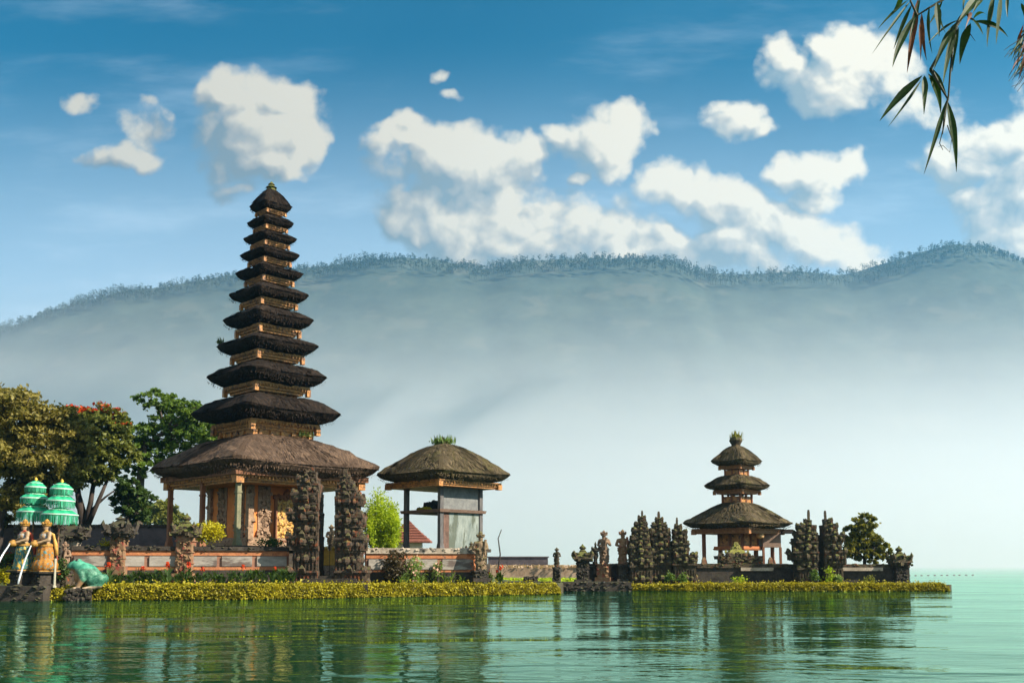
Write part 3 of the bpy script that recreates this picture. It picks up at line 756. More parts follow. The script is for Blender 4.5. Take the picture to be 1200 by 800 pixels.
def tuft(parent, c, r, n, mat, name='grass_tuft', seed=0, h=.8):
    rnd = random.Random(seed); mb = MB()
    for _ in range(n):
        a = rnd.uniform(0, 6.28); p = Vector(c) + Vector((rnd.uniform(-1, 1) * r, rnd.uniform(-1, 1) * r, 0)); e = p + Vector((math.cos(a) * .25 * h, math.sin(a) * .25 * h, h * rnd.uniform(.4, 1)))
        mb.blade(p, e, .09 * h + .03, (-math.sin(a), math.cos(a), 0), bend=(0, 0, .05), seg=3)
    ob = mb.build(name, mat, parent); lv = MB()
    for _ in range(n): lv.leaf(Vector(c) + Vector((rnd.gauss(0, .5) * r, rnd.gauss(0, .5) * r, rnd.random() * h * .5)), .2 * h + .05, rnd)
    lv.build('leaves', mat, ob)
    return ob

# ---- the tall pagoda with eleven roofs
def tall_pagoda():
    Y = 73.0; k = M(Y)
    base = P(307.5, 662, Y); base.z = .72
    root = thing('pagoda', 'towering eleven roofed black thatched pagoda with an orange shrine room', 'pagoda', base, R(45))
    zz = lambda py: P(308, py, Y).z - base.z
    hw = lambda px: px * k
    #       half-width px, apex y, tip y, bottom y
    T = [(136, 513, 552, 565), (87, 467, 488, 503), (70, 429, 444, 459), (59.5, 398, 408, 421), (53, 365, 377, 391), (46.5, 338, 348, 359), (40, 315, 322, 332.5), (35, 294, 301, 309.5), (31.5, 275, 281.5, 289.5), (27.5, 256, 263, 270.5), (25, 222, 243.5, 252)]
    cw = pnorm(R(45), 14)                          # eave corner reach of a unit half
    prev_neck = None
    for i, (w, ya, yt, yb) in enumerate(T):
        depth = 1.0
        half = hw(w) / cw * (.985 if i == 0 else 1.02); last = i == len(T) - 1
        nk = half * (.30 if i == 0 else .40 if not last else .05)
        z = zz(yt); h = zz(ya) - z; th = (z - zz(yb)) * (1 if i == 0 else .74)
        d_ = .7 + .3 * (1 if i < 2 else 0)
        rf = thatched_roof('thatched_roof', THATCH if i == 0 else THATCH_D, root, half, nk, h, th, z, 50 + i, convex=1.5 if i == 0 else 2.1 if not last else 1.7, under=.82 if i == 0 else .68, strands=int(260 + 3600 * (w / 136) ** 2), slen=.55 if i == 0 else .35, sw=.045,
                           label='lowest and widest thatched roof' if i == 0 else None)
        ch = hw((9, 11, 10, 9.5, 9, 7.5, 6.5, 6, 5.5, 5, 4.5)[i])
        cornice(rf, half * (.84 if i == 0 else .69), z - th * .93, ch, .84 if i else .93, seed=i)
        if i:
            _, pa, pt, pb = T[i - 1]
            nb = hw(T[i - 1][0]) / cw * .40 * .98
            neck_box(root, min(nb, half * .6), zz(pa) - .25 * (zz(pa) - zz(pt)), z - th * .93 - ch * .6, i)
    # finial
    mb = MB(); zt = zz(224)
    mb.lathe([(.28, zt - .2), (.42, zt), (.3, zt + .18), (.42, zt + .26), (.2, zt + .42), (.26, zt + .5), (.05, zt + .72)], n=10)
    mb.build('finial', STONE_GREEN, root); tuft(root, (0, 0, zt), .3, 40, L_SHRUB, seed=4, h=.55)
    tuft(root, (hw(30), -hw(34), zz(513)), .6, 80, L_LIGHT, name='roof_fern', seed=9, h=.6)
    tuft(root, (-hw(40), hw(38), zz(404)), .25, 30, L_SHRUB, name='roof_fern', seed=10, h=.6)
    tuft(root, (-hw(74)*.7, hw(74)*.7, zz(520)), .5, 40, L_SHRUB, name='roof_fern', seed=12, h=.5)
    # raised stone floor
    mb = MB(); H = 4.9
    zf = zz(641)
    mb.loft([sqr(H + .35, 0), sqr(H + .35, zf * .5), sqr(H + .15, zf * .52), sqr(H + .15, zf - .3), sqr(H + .4, zf - .28), sqr(H + .4, zf)])
    mb.build('stone_floor', STONE_DARK, root)
    # shrine room
    w = hw(61) / math.sqrt(2); zt = zz(566)
    room = MB(); room.box(0, 0, zf, w * 2, w * 2, zt - zf); room = room.build('shrine_wall', PLASTER_O, root)
    st = MB(); rnd = random.Random(3)
    st.loft([sqr(w + .28, zf + .004), sqr(w + .28, zf + .3), sqr(w + .16, zf + .32), sqr(w + .16, zf + .62), sqr(w + .06, zf + .64)], cap1=True)
    for (a, b_) in ((-1, -1), (1, -1), (-1, 1)):
        st.box(a * (w + .03), b_ * (w + .03), zf + .5, .42, .42, zt - zf - .5)
        for i in range(26): st.chip((a * (w + .03) + rnd.uniform(-.24, .24), b_ * (w + .03) + rnd.uniform(-.24, .24), zf + rnd.uniform(.5, zt - zf)), .22, rnd)
    st.build('carved_corner', RELIEF, room)
    H_ = zt - zf
    for face in (0, 1):                            # face 0: -Y (towards right front), 1: -X (towards left front)
        def on(x, out_, z): return (x, -w - out_, z) if face == 0 else (-w - out_, x, z)
        def bar(mb, x0, x1, z0, z1, o):
            if face == 0: mb.box((x0 + x1) / 2, -w - o / 2, z0, x1 - x0, o, z1 - z0)
            else: mb.box(-w - o / 2, (x0 + x1) / 2, z0, o, x1 - x0, z1 - z0)
        def relief(x0, x1, name):
            r_ = MB(); bar(r_, x0, x1, zf + .66, zt - .35, .07)
            for _ in range(70):
                t = rnd.random(); xx = (x0 + x1) / 2 + rnd.gauss(0, .5) * (x1 - x0) * .5 * (1.15 - .5 * t)
                r_.chip(on(max(x0, min(x1, xx)), .07 + rnd.random() * .05, zf + .7 + t * (H_ - 1.2)), .24, rnd)
            r_.build(name, RELIEF, room)
        if face == 0:
            relief(-w * .78, -w * .42, 'carved_panel'); relief(w * .5, w * .84, 'carved_panel')
            d0, d1 = -w * .22, w * .34
            fr = MB(); bar(fr, d0 - .2, d0, zf + .45, zf + H_ * .72, .16); bar(fr, d1, d1 + .2, zf + .45, zf + H_ * .72, .16); bar(fr, d0 - .32, d1 + .32, zf + H_ * .72, zf + H_ * .72 + .3, .2); bar(fr, d0 - .2, d1 + .2, zf + .3, zf + .45, .24)
            fr.horn(on((d0 + d1) / 2, .1, zf + H_ * .72 + .28), (0, -1, 0), .5, .5)
            for i in range(20): fr.chip(on(rnd.uniform(d0 - .3, d1 + .3), .18, zf + H_ * .72 + .15 + rnd.gauss(0, .1)), .16, rnd)
            fr = fr.build('door_frame', WOODRED, room)
            GD = surf('gilt_door', (.35, .17, .03), (.80, .50, .12), 7, .4, 1.0, c3=(.16, .06, .025), c3at=.56, spec=.6, fine=12)
            for s_ in (0, 1):
                dl = MB(); a, b_ = (d0, (d0 + d1) / 2 - .02) if s_ == 0 else ((d0 + d1) / 2 + .02, d1)
                bar(dl, a, b_, zf + .45, zf + H_ * .72, .09)
                for i in range(26): dl.chip(on(rnd.uniform(a + .1, b_ - .1), .10, zf + .6 + rnd.random() * (H_ * .72 - .8)), .15, rnd)
                dl.build('door_leaf', GD, fr)
        else:
            relief(-w * .72, -w * .30, 'carved_panel'); relief(w * .16, w * .62, 'carved_panel')
    # veranda posts
    ph = hw(118) / math.sqrt(2)
    for (a, b_) in ((-1, -1), (1, -1), (-1, 1), (1, 1), (0, -1), (-1, 0)):
        mb = MB(); x, y = a * ph * .93, b_ * ph * .93
        if a == 0 or b_ == 0: x *= 1.0; y *= 1.0
        mb.box(x, y, zf - .004, .5, .5, .45, top=.75); mb.box(x, y, zf + .43, .30, .30, zt - zf + .2); mb.box(x, y, zt - .35, .46, .46, .3, top=1.25); mb.box(x, y, zt - 1.2, .38, .38, .12)
        mb.build('post', WOODRED if (a, b_) != (-1, -1) else surf('green_painted_post', (.12, .13, .08), (.25, .22, .13), 2, .8, .3), root)
    mb = MB(); mb.loft([sqr(ph + .2, zt + .02), sqr(ph + .2, zt + .42)]); mb.build('roof_beam', WOODRED, root)
    return root
tall_pagoda()

# ---- pavilion with a thatched hip roof
def pavilion():
    Y = 75.0; k = M(Y); base = P(519, 662, Y); base.z = .72
    root = thing('pavilion', 'open pavilion with a mossy thatched roof and a grey lower wall', 'pavilion', base, R(45))
    zz = lambda py: P(519, py, Y).z - base.z
    cw = pnorm(R(45), 14); half = 79.5 * k / cw * .985; z = zz(558); h = zz(521) - z; th = z - zz(567)
    rf = thatched_roof('thatched_roof', THATCH_M, root, half, half * .12, h, th, z, 77, convex=1.4, strands=3200, slen=.55, sw=.05)
    cornice(rf, half * .83, z - th * .9, 7 * k, .94, seed=5)
    mb = MB(); zt = zz(523)
    mb.box(0, 0, zt - .2, 1.1, 1.1, .35, top=.8); mb.box(0, 0, zt + .13, .75, .75, .25, top=1.2)
    for a, b_ in ((-1, -1), (1, -1), (1, 1), (-1, 1)): mb.horn((a * .35, b_ * .35, zt + .3), Vector((a, b_, 0)).normalized(), .4, .22)
    mb.build('ridge_crown', STONE_GREEN, root); tuft(root, (0, 0, zt + .1), .65, 90, L_GREEN, seed=21, h=.85)
    ph = 43 * k / math.sqrt(2); zf = zz(643); zm = zz(600); zt = zz(569)
    mb = MB(); mb.loft([sqr(ph + .55, 0), sqr(ph + .55, zf * .55), sqr(ph + .4, zf * .56), sqr(ph + .4, zf - .25), sqr(ph + .6, zf - .24), sqr(ph + .6, zf)]); mb.build('stone_base', STONE_DARK, root)
    for (a, b_) in ((-1, -1), (1, -1), (-1, 1), (1, 1)):
        mb = MB(); mb.box(a * ph, b_ * ph, zf, .42, .42, .35, top=.8); mb.box(a * ph, b_ * ph, zf + .34, .31, .31, zt - zf - .2); mb.box(a * ph, b_ * ph, zt - .3, .45, .45, .28, top=1.3); mb.build('post', WOODGREY, root)
    mb = MB(); mb.loft([sqr(ph + .3, zm - .12), sqr(ph + .36, zm + .1)]); mb.build('shelf', surf('shelf_wood', (.10, .06, .045), (.22, .14, .10), 3, .8, .4, stretch=(1, 1, 4)), root)
    mb = MB(); mb.box(.12, -ph, zf, ph * 2 - .35, .16, zm - zf - .13); mb.box(ph, .0, zf, .16, ph * 2 - .35, zm - zf - .13); mb.build('lower_wall', PANEL_GREY, root)
    mb = MB(); mb.box(-ph + .5, -ph + .02, zf, .5, .2, zm - zf - .13); mb.build('wall_pier', surf('reddish_pier', (.16, .09, .07), (.28, .16, .12), 3, .8, .4), root)
    mb = MB(); mb.box(.2, -ph + .03, zm + .1, ph * 1.9, .08, zt - zm - .35); mb.build('upper_wall', surf('upper_plaster', (.12, .125, .125), (.22, .22, .21), 1.5, .85, .3), root)
    mb = MB(); mb.loft([sqr(ph + .22, zt - .03), sqr(ph + .22, zt + .35)]); mb.build('roof_beam', WOODGREY, root)
    mb = MB(); rnd = random.Random(5); m2 = MB()                     # lumpy carvings standing on the shelf
    for i in range(24):
        x = -ph * .2 + i / 23 * ph * 1.1 ; hh = rnd.uniform(.45, .95) * (.6 + .5 * i / 23); mb.box(x * 1.0, ph * .8 + rnd.uniform(-.1, .1), zm + .09, .3, .3, hh, top=.8); mb.chip((x, ph * .8, zm + .1 + hh), .35, rnd)
    tag(mb.build('shelf_carving', STONE_DARK), 'row of dark lumpy carvings standing on the shelf inside the open pavilion', 'carving')
    o = bpy.data.objects['shelf_carving']; o.location = base; o.rotation_euler = (0, 0, R(45))
    mb = MB()
    for i in range(9): mb.chip((-ph * .86 + rnd.uniform(-.15, .35), -ph * .1 + i * .14, zm + .2), .36, rnd, flat=.6)
    o = tag(mb.build('folded_cloth', L_YELLOW), 'heap of orange yellow cloth lying on the pavilion shelf', 'cloth'); o.location = base; o.rotation_euler = (0, 0, R(45))
pavilion()

# ---- small pagoda with three roofs on the islet
def small_pagoda():
    Y = 91.0; k = M(Y); base = P(865.5, 662, Y); base.z = .45
    root = thing('pagoda', 'small three roofed thatched pagoda on the islet crowned by a mossy pot', 'pagoda', base, R(45))
    zz = lambda py: P(865.5, py, Y).z - base.z
    cw = pnorm(R(45), 14)
    T = [(65.5, 589, 614.5, 621, 1.2), (39.5, 557, 569.5, 575.5, 1.35), (30.5, 522, 541, 547, 1.45)]
    for i, (w, ya, yt, yb, cv) in enumerate(T):
        half = w * k / cw * .985; z = zz(yt); h = zz(ya) - z; th = (z - zz(yb)) * .85; nk = half * (.27, .38, .12)[i]
        rf = thatched_roof('thatched_roof', THATCH_M, root, half, nk, h, th, z, 90 + i, convex=cv, strands=(3000, 900, 600)[i], slen=.5, sw=.055, under=.74)
        cornice(rf, half * (.80, .68, .66)[i], z - th * .9, (6, 5, 4.5)[i] * k, .93 if i == 0 else .86, mat=surf('red_gold_wood', (.20, .08, .03), (.45, .20, .08), 4, .55, .8, fine=9) if i == 0 else bpy.data.materials['red_gold_wood'], seed=i + 9)
        if i: open_storey(root, (17.5, 14)[i - 1] * k / math.sqrt(2), zz((592, 559)[i - 1]), zz((575, 546)[i - 1]))
    mb = MB(); zt = zz(525)
    mb.lathe([(.35, zt - .25), (.5, zt), (.42, zt + .3), (.6, zt + .7), (.5, zt + .95), (.34, zt + 1.0)], n=10, wob=.06, rnd=random.Random(2)); mb.build('crown_pot', STONE_GREEN, root)
    tuft(root, (0, 0, zt + .75), .4, 70, L_PALE, seed=31, h=.95)
    zf = zz(660); ph = 42 * k / math.sqrt(2)
    mb = MB(); mb.loft([sqr(ph + .7, 0), sqr(ph + .7, zf - .3), sqr(ph + .9, zf - .28), sqr(ph + .9, zf)]); mb.build('stone_base', STONE_DARK, root)
    zt = zz(622)
    for (a, b_) in ((-1, -1), (1, -1), (-1, 1), (1, 1)):
        if (a, b_) == (-1, -1): continue
        mb = MB(); mb.box(a * ph * .95, b_ * ph * .95, zf, .42, .42, .35, top=.7); mb.box(a * ph * .95, b_ * ph * .95, zf + .34, .26, .26, zt - zf - .2); mb.box(a * ph * .95, b_ * ph * .95, zt - .3, .4, .4, .3, top=1.3); mb.build('post', WOODRED, root)
    # raised cabinet on legs
    w = 23 * k / math.sqrt(2); z0, z1 = zz(640), zz(622)
    rm = MB(); rm.box(0, 0, z0, 2 * w, 2 * w, z1 - z0); rm = rm.build('shrine_cabinet', surf('cabinet_wood', (.22, .10, .045), (.40, .20, .09), 3, .6, .4), root)
    fl = MB(); fl.loft([sqr(w + .3, z0 - .35), sqr(w + .38, z0 - .2), sqr(w + .3, z0 - .18), sqr(w + .3, z0)]); fl.build('sill', BRICK, rm)
    pn = MB(); rnd = random.Random(8)
    for f in (0, 1):
        for sx in (-.52, .52):
            if f == 0: pn.box(sx * w, -w - .02, z0 + .15, w * .7, .06, z1 - z0 - .35)
            else: pn.box(-w - .02, sx * w, z0 + .15, .06, w * .7, z1 - z0 - .35)
    pn.build('door_panel', GOLDWOOD, rm)
    for f in (0, 1):
        for sx in (-1, 0, 1):
            tr = MB()
            if f == 0: tr.box(sx * w * .96, -w - .05, z0, .16, .1, z1 - z0)
            else: tr.box(-w - .05, sx * w * .96, z0, .1, .16, z1 - z0)
            tr.build('door_post', WOODRED, rm)
    for (a, b_) in ((-1, -1), (1, -1), (-1, 1), (1, 1)):
        mb = MB(); mb.box(a * w * .9, b_ * w * .9, zf, .3, .3, z0 - zf - .3); mb.box(a * w * .9, b_ * w * .9, zf, .42, .42, .3, top=.75); mb.build('leg', WOODRED, root)
    # small side annex under its own slab
    ax = (48 - 10) * k; aw = 11 * k
    def loc(dx, dy): return (dx * .7071 + dy * .7071, -dx * .7071 + dy * .7071)
    x, y = loc(ax, 0.3); an = MB(); an.box(x, y, zz(641), aw * 1.9, 1.6, zz(623) - zz(641), rz=R(-45)); an.build('side_box', surf('side_board', (.22, .14, .10), (.34, .23, .17), 3, .75, .4), root)
    for dx in (-.9, .9):
        lx, ly = loc(ax + dx * aw, -.4); mb = MB(); mb.box(lx, ly, zf, .2, .2, zz(641) - zf, rz=R(-45)); mb.build('leg', WOODRED, root)
    x, y = loc(58 * k, .2); mb = MB(); mb.box(x, y, zz(624.5), 20 * k, 2.2, .35, rz=R(-45), top=.5); mb.build('side_roof', THATCH_D, root)
    x, y = loc(20.5 * k, -w * 1.3); mb = MB(); mb.lathe([(.05, -.2), (.34, -.1), (.38, .1), (.3, .3), (.05, .42)], (x, y, zz(629)), 10); 
    o = mb.build('hanging_lamp', surf('straw_lamp', (.50, .30, .14), (.65, .42, .2), 5, .7, .3), root, smooth=True)
small_pagoda()

# ---- red tiled roof glimpsed behind
def tiled_house():
    Y = 112; k = M(Y); base = P(480, 662, Y); base.z = .72
    root = thing('tiled_house', 'low house with a red tiled roof glimpsed behind the pavilion shelf', 'house', base)
    zz = lambda py: P(487, py, Y).z - base.z
    mb = MB(); w = 14 * k; mb.box(0, 0, 0, w * 2, w * 1.6, zz(634)); mb.build('wall', surf('cream_plaster', (.5, .42, .32), (.65, .55, .42), 2, .85, .2), root)
    rf = MB(); z0, z1 = zz(634), zz(607); rings = []
    for q in (0, .3, .6, 1): rings.append([(a * 25 * k * (1 - q) ** 1.15 - (3 * k * q), b_ * 18 * k * (1 - q) ** 1.15, z0 + (z1 - z0) * q) for a, b_ in ((-1, -1), (1, -1), (1, 1), (-1, 1))])
    rf.loft([[(x, y, z - .15) for x, y, z in rings[0]]] + rings)
    for i in range(1, 9):
        q = i / 9; s_ = (1 - q) ** 1.15
        for sgn in (-1, 1): rf.box(-3 * k * q, sgn * 18 * k * s_ * 1.01, z0 + (z1 - z0) * q, 50 * k * s_, .1, .1)
    rf.build('roof', surf('red_roof_tile', (.15, .05, .035), (.28, .10, .065), 5, .8, .8), root)
tiled_house()

# ================================================================ carved stone gates
def candi(name, label, Y, prof, flat=None, mat=None, seed=0, group=None, dens=1.0):
    """stepped carved tower; prof: slabs (row below, row above, left column, right column) read off the photo; flat: 'L' or 'R' smooth inner side"""
    mat = mat or STONE; rnd = random.Random(seed); k = M(Y)
    cx = (prof[0][2] + prof[0][3]) / 2
    bx, bz = XZ(cx, prof[0][0], Y); base = Vector((bx, Y, bz - .25)); root = thing(name, label, 'gate tower', base, 0, group)
    W0 = (prof[0][3] - prof[0][2]) * k; body, low, top = MB(), MB(), MB(); N = len(prof)
    for i, (yb, yt, xl, xr) in enumerate(prof):
        mb = low if i == 0 else (top if i >= N - 2 else body)
        xm_ = prof[0][3] if flat == 'R' else prof[0][2] if flat == 'L' else cx; f_ = .93 if flat else .90
        xl, xr = xm_ + (xl - xm_) * f_, xm_ + (xr - xm_) * f_
        x0, x1 = P(xl, yb, Y).x - bx, P(xr, yb, Y).x - bx; z0, z1 = P(cx, yb, Y).z - base.z, P(cx, yt, Y).z - base.z
        if i == 0: z0 = -.3
        w = x1 - x0; d = w * (1.15 if flat else .95) * (1 if i < N - 2 else .8); n = max(1, round((z1 - z0) / .28)); h = (z1 - z0) / n
        for j in range(n):
            ins = (0, .03, .01, .04)[(j + i) % 4] * min(w, 1.6) * (.5 if i == 0 else 1)
            a = x0 + (0 if flat == 'L' else ins * .5); b_ = x1 - (0 if flat == 'R' else ins * .5)
            mb.box((a + b_) / 2 + (rnd.uniform(-.01, .01)), 0, z0 + j * h, b_ - a, d - ins, h * (1.0 if j < n - 1 else .998), top=(.62 if i == N - 1 and j == n - 1 else .9 if i == N - 1 else 1.0))
        if i < N - 1:
            ov = min(.13, .06 * w + .02); lh = min(.2, (z1 - z0) * .35)          # projecting ledges above and below the storey
            for zz_, hh, o_ in ((z1 - lh * .7, lh * .6, ov * rnd.uniform(.8, 1.5)),):
                a, b_ = x0 - (0 if flat == 'L' else o_), x1 + (0 if flat == 'R' else o_); mb.box((a + b_) / 2, 0, zz_, b_ - a, d + 2 * o_, hh)
            for sx in (-1, 1):
                if (flat == 'L' and sx < 0) or (flat == 'R' and sx > 0): continue
                for sy in (-1, 1):
                    s_ = min(.34, .15 * w + .06); q_ = ((x0 if sx < 0 else x1) - sx * s_ * .35, sy * (d / 2 - s_ * .3), z1 - s_ * .1)
                    mb.lump(q_, s_ * .75, rnd, 1.2); mb.lump((q_[0] + sx * s_ * .3, q_[1], q_[2] + s_ * .55), s_ * .42, rnd, 1.3)
                mb.lump(((x0 if sx < 0 else x1), -d * .1, (z0 + z1) / 2), min(.3, .13 * w + .05), rnd, 1.2)
            s_ = min(.45, .2 * w + .07); mb.horn(((x0 + x1) / 2, -d / 2 - ov, z1 - lh), (0, -1, 0), s_ * 1.3, s_)
            for st_ in range(3):                                                 # stepped courses under the ledge
                o_ = ov * (.35 + .3 * st_); a, b_ = x0 - (0 if flat == 'L' else o_), x1 + (0 if flat == 'R' else o_)
                mb.box((a + b_) / 2, 0, z1 - lh * (1.5 - .28 * st_), b_ - a, d + 2 * o_, lh * .2)
            for q in range(max(2, int(w / .22))):                                # upright ribs on the face and on the open side
                t_ = (q + .5) / max(2, int(w / .22)); mb.box(x0 + w * t_, -d / 2 - .02, z0, .07, .10, (z1 - z0) * .8)
                if flat != 'R': mb.box(x1 + .01, -d / 2 + d * t_, z0, .09, .07, (z1 - z0) * .8)
                if flat != 'L': mb.box(x0 - .01, -d / 2 + d * t_, z0, .09, .07, (z1 - z0) * .8)
            for q in range(3):                                                   # a carved boss with side scrolls
                mb.lump(((x0 + x1) / 2 + (q - 1) * w * .3, -d / 2 - .01, (z0 + z1) / 2 + (.0 if q == 1 else -.05)), min(.26, w * .16) * (1.2 if q == 1 else .8), rnd)
        nc = int((w + d) * (z1 - z0) * 15 * dens * (.5 if i == 0 else 1))
        for _ in range(nc):
            f = rnd.random(); z = rnd.uniform(z0, z1); s_ = rnd.choice((.06, .075, .09, .11, .14, .24)) * rnd.uniform(.8, 1.2) * min(1, w / 1.2 + .25)
            if f < .55: p = (rnd.uniform(x0 + .05, x1 - .05), -d / 2 + rnd.uniform(0, .1), z)
            elif f < .78: p = (x0 + rnd.uniform(.02, .14), rnd.uniform(-d / 2, d / 2), z); p = p if flat != 'L' else (rnd.uniform(x0 + .2, x1), -d / 2, z)
            else: p = (x1 - rnd.uniform(.02, .14), rnd.uniform(-d / 2, d / 2), z); p = p if flat != 'R' else (rnd.uniform(x0, x1 - .2), -d / 2, z)
            (mb.lump((p[0], p[1] + .3 * s_, p[2]), s_ * .6, rnd, flat=rnd.uniform(.7, 1.6)) if rnd.random() < .7 else mb.chip(p, s_ * .9, rnd, flat=rnd.uniform(.7, 1.4)))
    low.build('plinth', mat, root); body.build('carved_body', mat, root); top.build('spire', mat, root)
    return root
YG = 65.0
candi('split_gate_tower', 'left half of the tall carved split gate before the big pagoda', YG, [(686,668,338,376),(668,640,345,376),(640,628,338,376),(628,611,346,376),(611,600,339,376),(600,589,347,376),(589,578,344,376),(578,567,351,376),(567,560,349,373),(560,553,358,371),(553,546,364,368)], 'R', STONE, 1, 'halves of the main split gate', .9)
candi('split_gate_tower', 'right half of the tall carved split gate beside the lime bamboo', YG, [(686,668,395,433),(668,645,395,425),(645,630,395,430),(630,616,395,424),(616,604,395,428),(604,593,395,421),(593,582,395,426),(582,573,395,418),(573,566,397,415),(566,558,400,411),(558,549,403,408.5)], 'L', STONE, 2, 'halves of the main split gate', .9)
YI = 83.0
candi('stone_gate_tower', 'leftmost of the three clustered carved towers, next to the orange statue', YI, [(685,662,737,764),(662,650,738,763),(650,640,736,761),(640,630,739,760),(630,620,741,759),(620,613,744,758),(613,605,748,756.5),(605,598,751.4,754.2)], None, STONE_GREEN, 3, 'carved towers of the islet gate')
candi('stone_gate_tower', 'middle one of the three clustered carved towers, the broadest', YI + .6, [(685,660,760,787),(660,645,761,786),(645,630,762,785),(630,622,760,784),(622,614,764,780),(614,607,768,776.5),(607,599,770,773.6)], None, STONE_GREEN, 4, 'carved towers of the islet gate')
candi('stone_gate_tower', 'shortest of the three clustered carved towers, nearest the small pagoda', YI + .2, [(685,660,787,815),(660,650,788,816),(650,636,787,806),(636,622,788,804),(622,615,790,798),(615,606,791,793.8)], None, STONE_GREEN, 5, 'carved towers of the islet gate')
candi('split_gate_tower', 'left half of the islet split gate, touching the small pagoda side', YI, [(684,665,931,955),(665,656,932,955),(656,646,925,955),(646,634,930,955),(634,624,932,955),(624,615,935,954),(615,609,942,950),(609,597,945.6,948.6)], 'R', STONE_GREEN, 6, 'halves of the islet split gate')
candi('split_gate_tower', 'right half of the islet split gate, beside the small round tree', YI, [(684,660,963,986),(660,645,962,989),(645,634,962,984),(634,626,962,987),(626,615,963,980),(615,608,965,975),(608,598,966,968.8)], 'L', STONE_GREEN, 7, 'halves of the islet split gate')

# ================================================================ walls, pillars, steps
def yw(px): return 61.5 + (px - 85) * 7.5 / 485
def band_wall(name, label, a, b_, Yf, rows, panels=None, thick=.6, floor=.5):
    """straight wall between two columns; rows: (part name, material, row above, row below, how far it stands proud)"""
    A, B = P(a, 662, Yf(a)), P(b_, 662, Yf(b_)); A.z = B.z = 0; mid = (A + B) / 2; L = (B - A).length; rz = math.atan2(B.y - A.y, B.x - A.x)
    root = thing(name, label, 'wall', (mid.x, mid.y, 0), rz); pm = (a + b_) / 2; Y = mid.y
    for i, (pn, mt, y0, y1, pr) in enumerate(rows):
        z1 = P(pm, y0, Y).z; z0 = P(pm, y1, Y).z if y1 else floor
        mb = MB(); mb.box(0, 0, z0, L - .004 * i, thick + 2 * pr, z1 - z0 - .003)
        if pn == 'coping':
            rnd = random.Random(int(a))
            for _ in range(int(L * 7)): mb.chip((rnd.uniform(-L / 2, L / 2), -thick / 2 - pr + rnd.uniform(0, .1), z1 - rnd.random() * .25), rnd.uniform(.08, .22), rnd, flat=.6)
        mb.build(pn, mt, root)
    if panels:
        n, y0, y1, mt = panels; z1, z0 = P(pm, y0, Y).z, P(pm, y1, Y).z; w = L / n
        for i in range(n):
            mb = MB(); mb.box(-L / 2 + w * (i + .5), -thick / 2 - .05, z0, w * .86, .12, z1 - z0); mb.build('stone_panel', mt, root)
    return root
PANEL = surf('weathered_panel', (.20, .175, .15), (.40, .36, .31), 1.1, .9, .5, c3=(.13, .10, .085), c3at=.6, stretch=(.5, 1, 1.6))
rows = [('coping', STONE_DARK, 640, 645, .16), ('brick_band', BRICK, 645, 650.5, .06), ('wall_body', surf('dull_brick', (.20, .10, .07), (.33, .17, .11), 1.5, .9, .4), 650.5, 664, .0), ('brick_band', BRICK, 664, 667.5, .08), ('plinth', STONE_DARK, 667.5, None, .14)]
band_wall('garden_wall', 'low banded orange and grey wall in front of the big pagoda', 84, 338, yw, rows, (6, 651.5, 663, PANEL))
rows2 = [('coping', STONE_PALE, 642, 648.5, .16), ('brick_band', BRICK, 648.5, 654, .06), ('wall_body', bpy.data.materials['dull_brick'], 654, 668, 0), ('brick_band', BRICK, 668, 670, .08), ('plinth', STONE_DARK, 670, None, .14)]
band_wall('garden_wall', 'low banded wall with a pale carved coping under the pavilion', 428, 556, yw, rows2, (3, 655, 667, PANEL))
band_wall('boundary_wall', 'plain dark slate wall behind the gardens beneath the trees', -60, 236, lambda px: 80., [('coping', STONE_DARK, 614.5, 618, .12), ('wall_body', STONE_PURPLE, 618, None, 0)])
rowsi = [('coping', STONE_GREEN, 660.5, 665, .14), ('wall_body', STONE_DARK, 665, None, 0)]
yi = lambda px: 84.0
band_wall('islet_wall', 'dark mossy wall in front of the small three roofed pagoda', 812, 932, yi, rowsi, floor=.2)
band_wall('islet_wall', 'dark wall with a sunlit ledge below the round islet tree', 984, 1064, yi, rowsi, floor=.2)
band_wall('islet_wall', 'short dark wall below the two standing statues on the islet', 676, 742, yi, [('coping', STONE_DARK, 660, 663, .1), ('wall_body', STONE_DARK, 663, None, 0)], floor=.2)
# pale slabs on the islet wall; the right one puts sunlit coping into colour
for (a, b_, y0, y1, lb) in ((868, 906, 664.6, 668.5, 'pale ledge slab on the wall before the small pagoda'), (987, 1034, 664.6, 668.5, 'ledge slab coloured pale as sunlit coping on the wall below the islet tree')):
    mb = MB(); pa, pb = P(a, y1, 83.5), P(b_, y0, 83.5); mb.box(0, 0, 0, pb.x - pa.x, .26, pb.z - pa.z)
    tag(mb.build('ledge_slab', STONE_PALE, None, loc=((pa.x + pb.x) / 2, 83.5, pa.z)), lb, 'ledge')

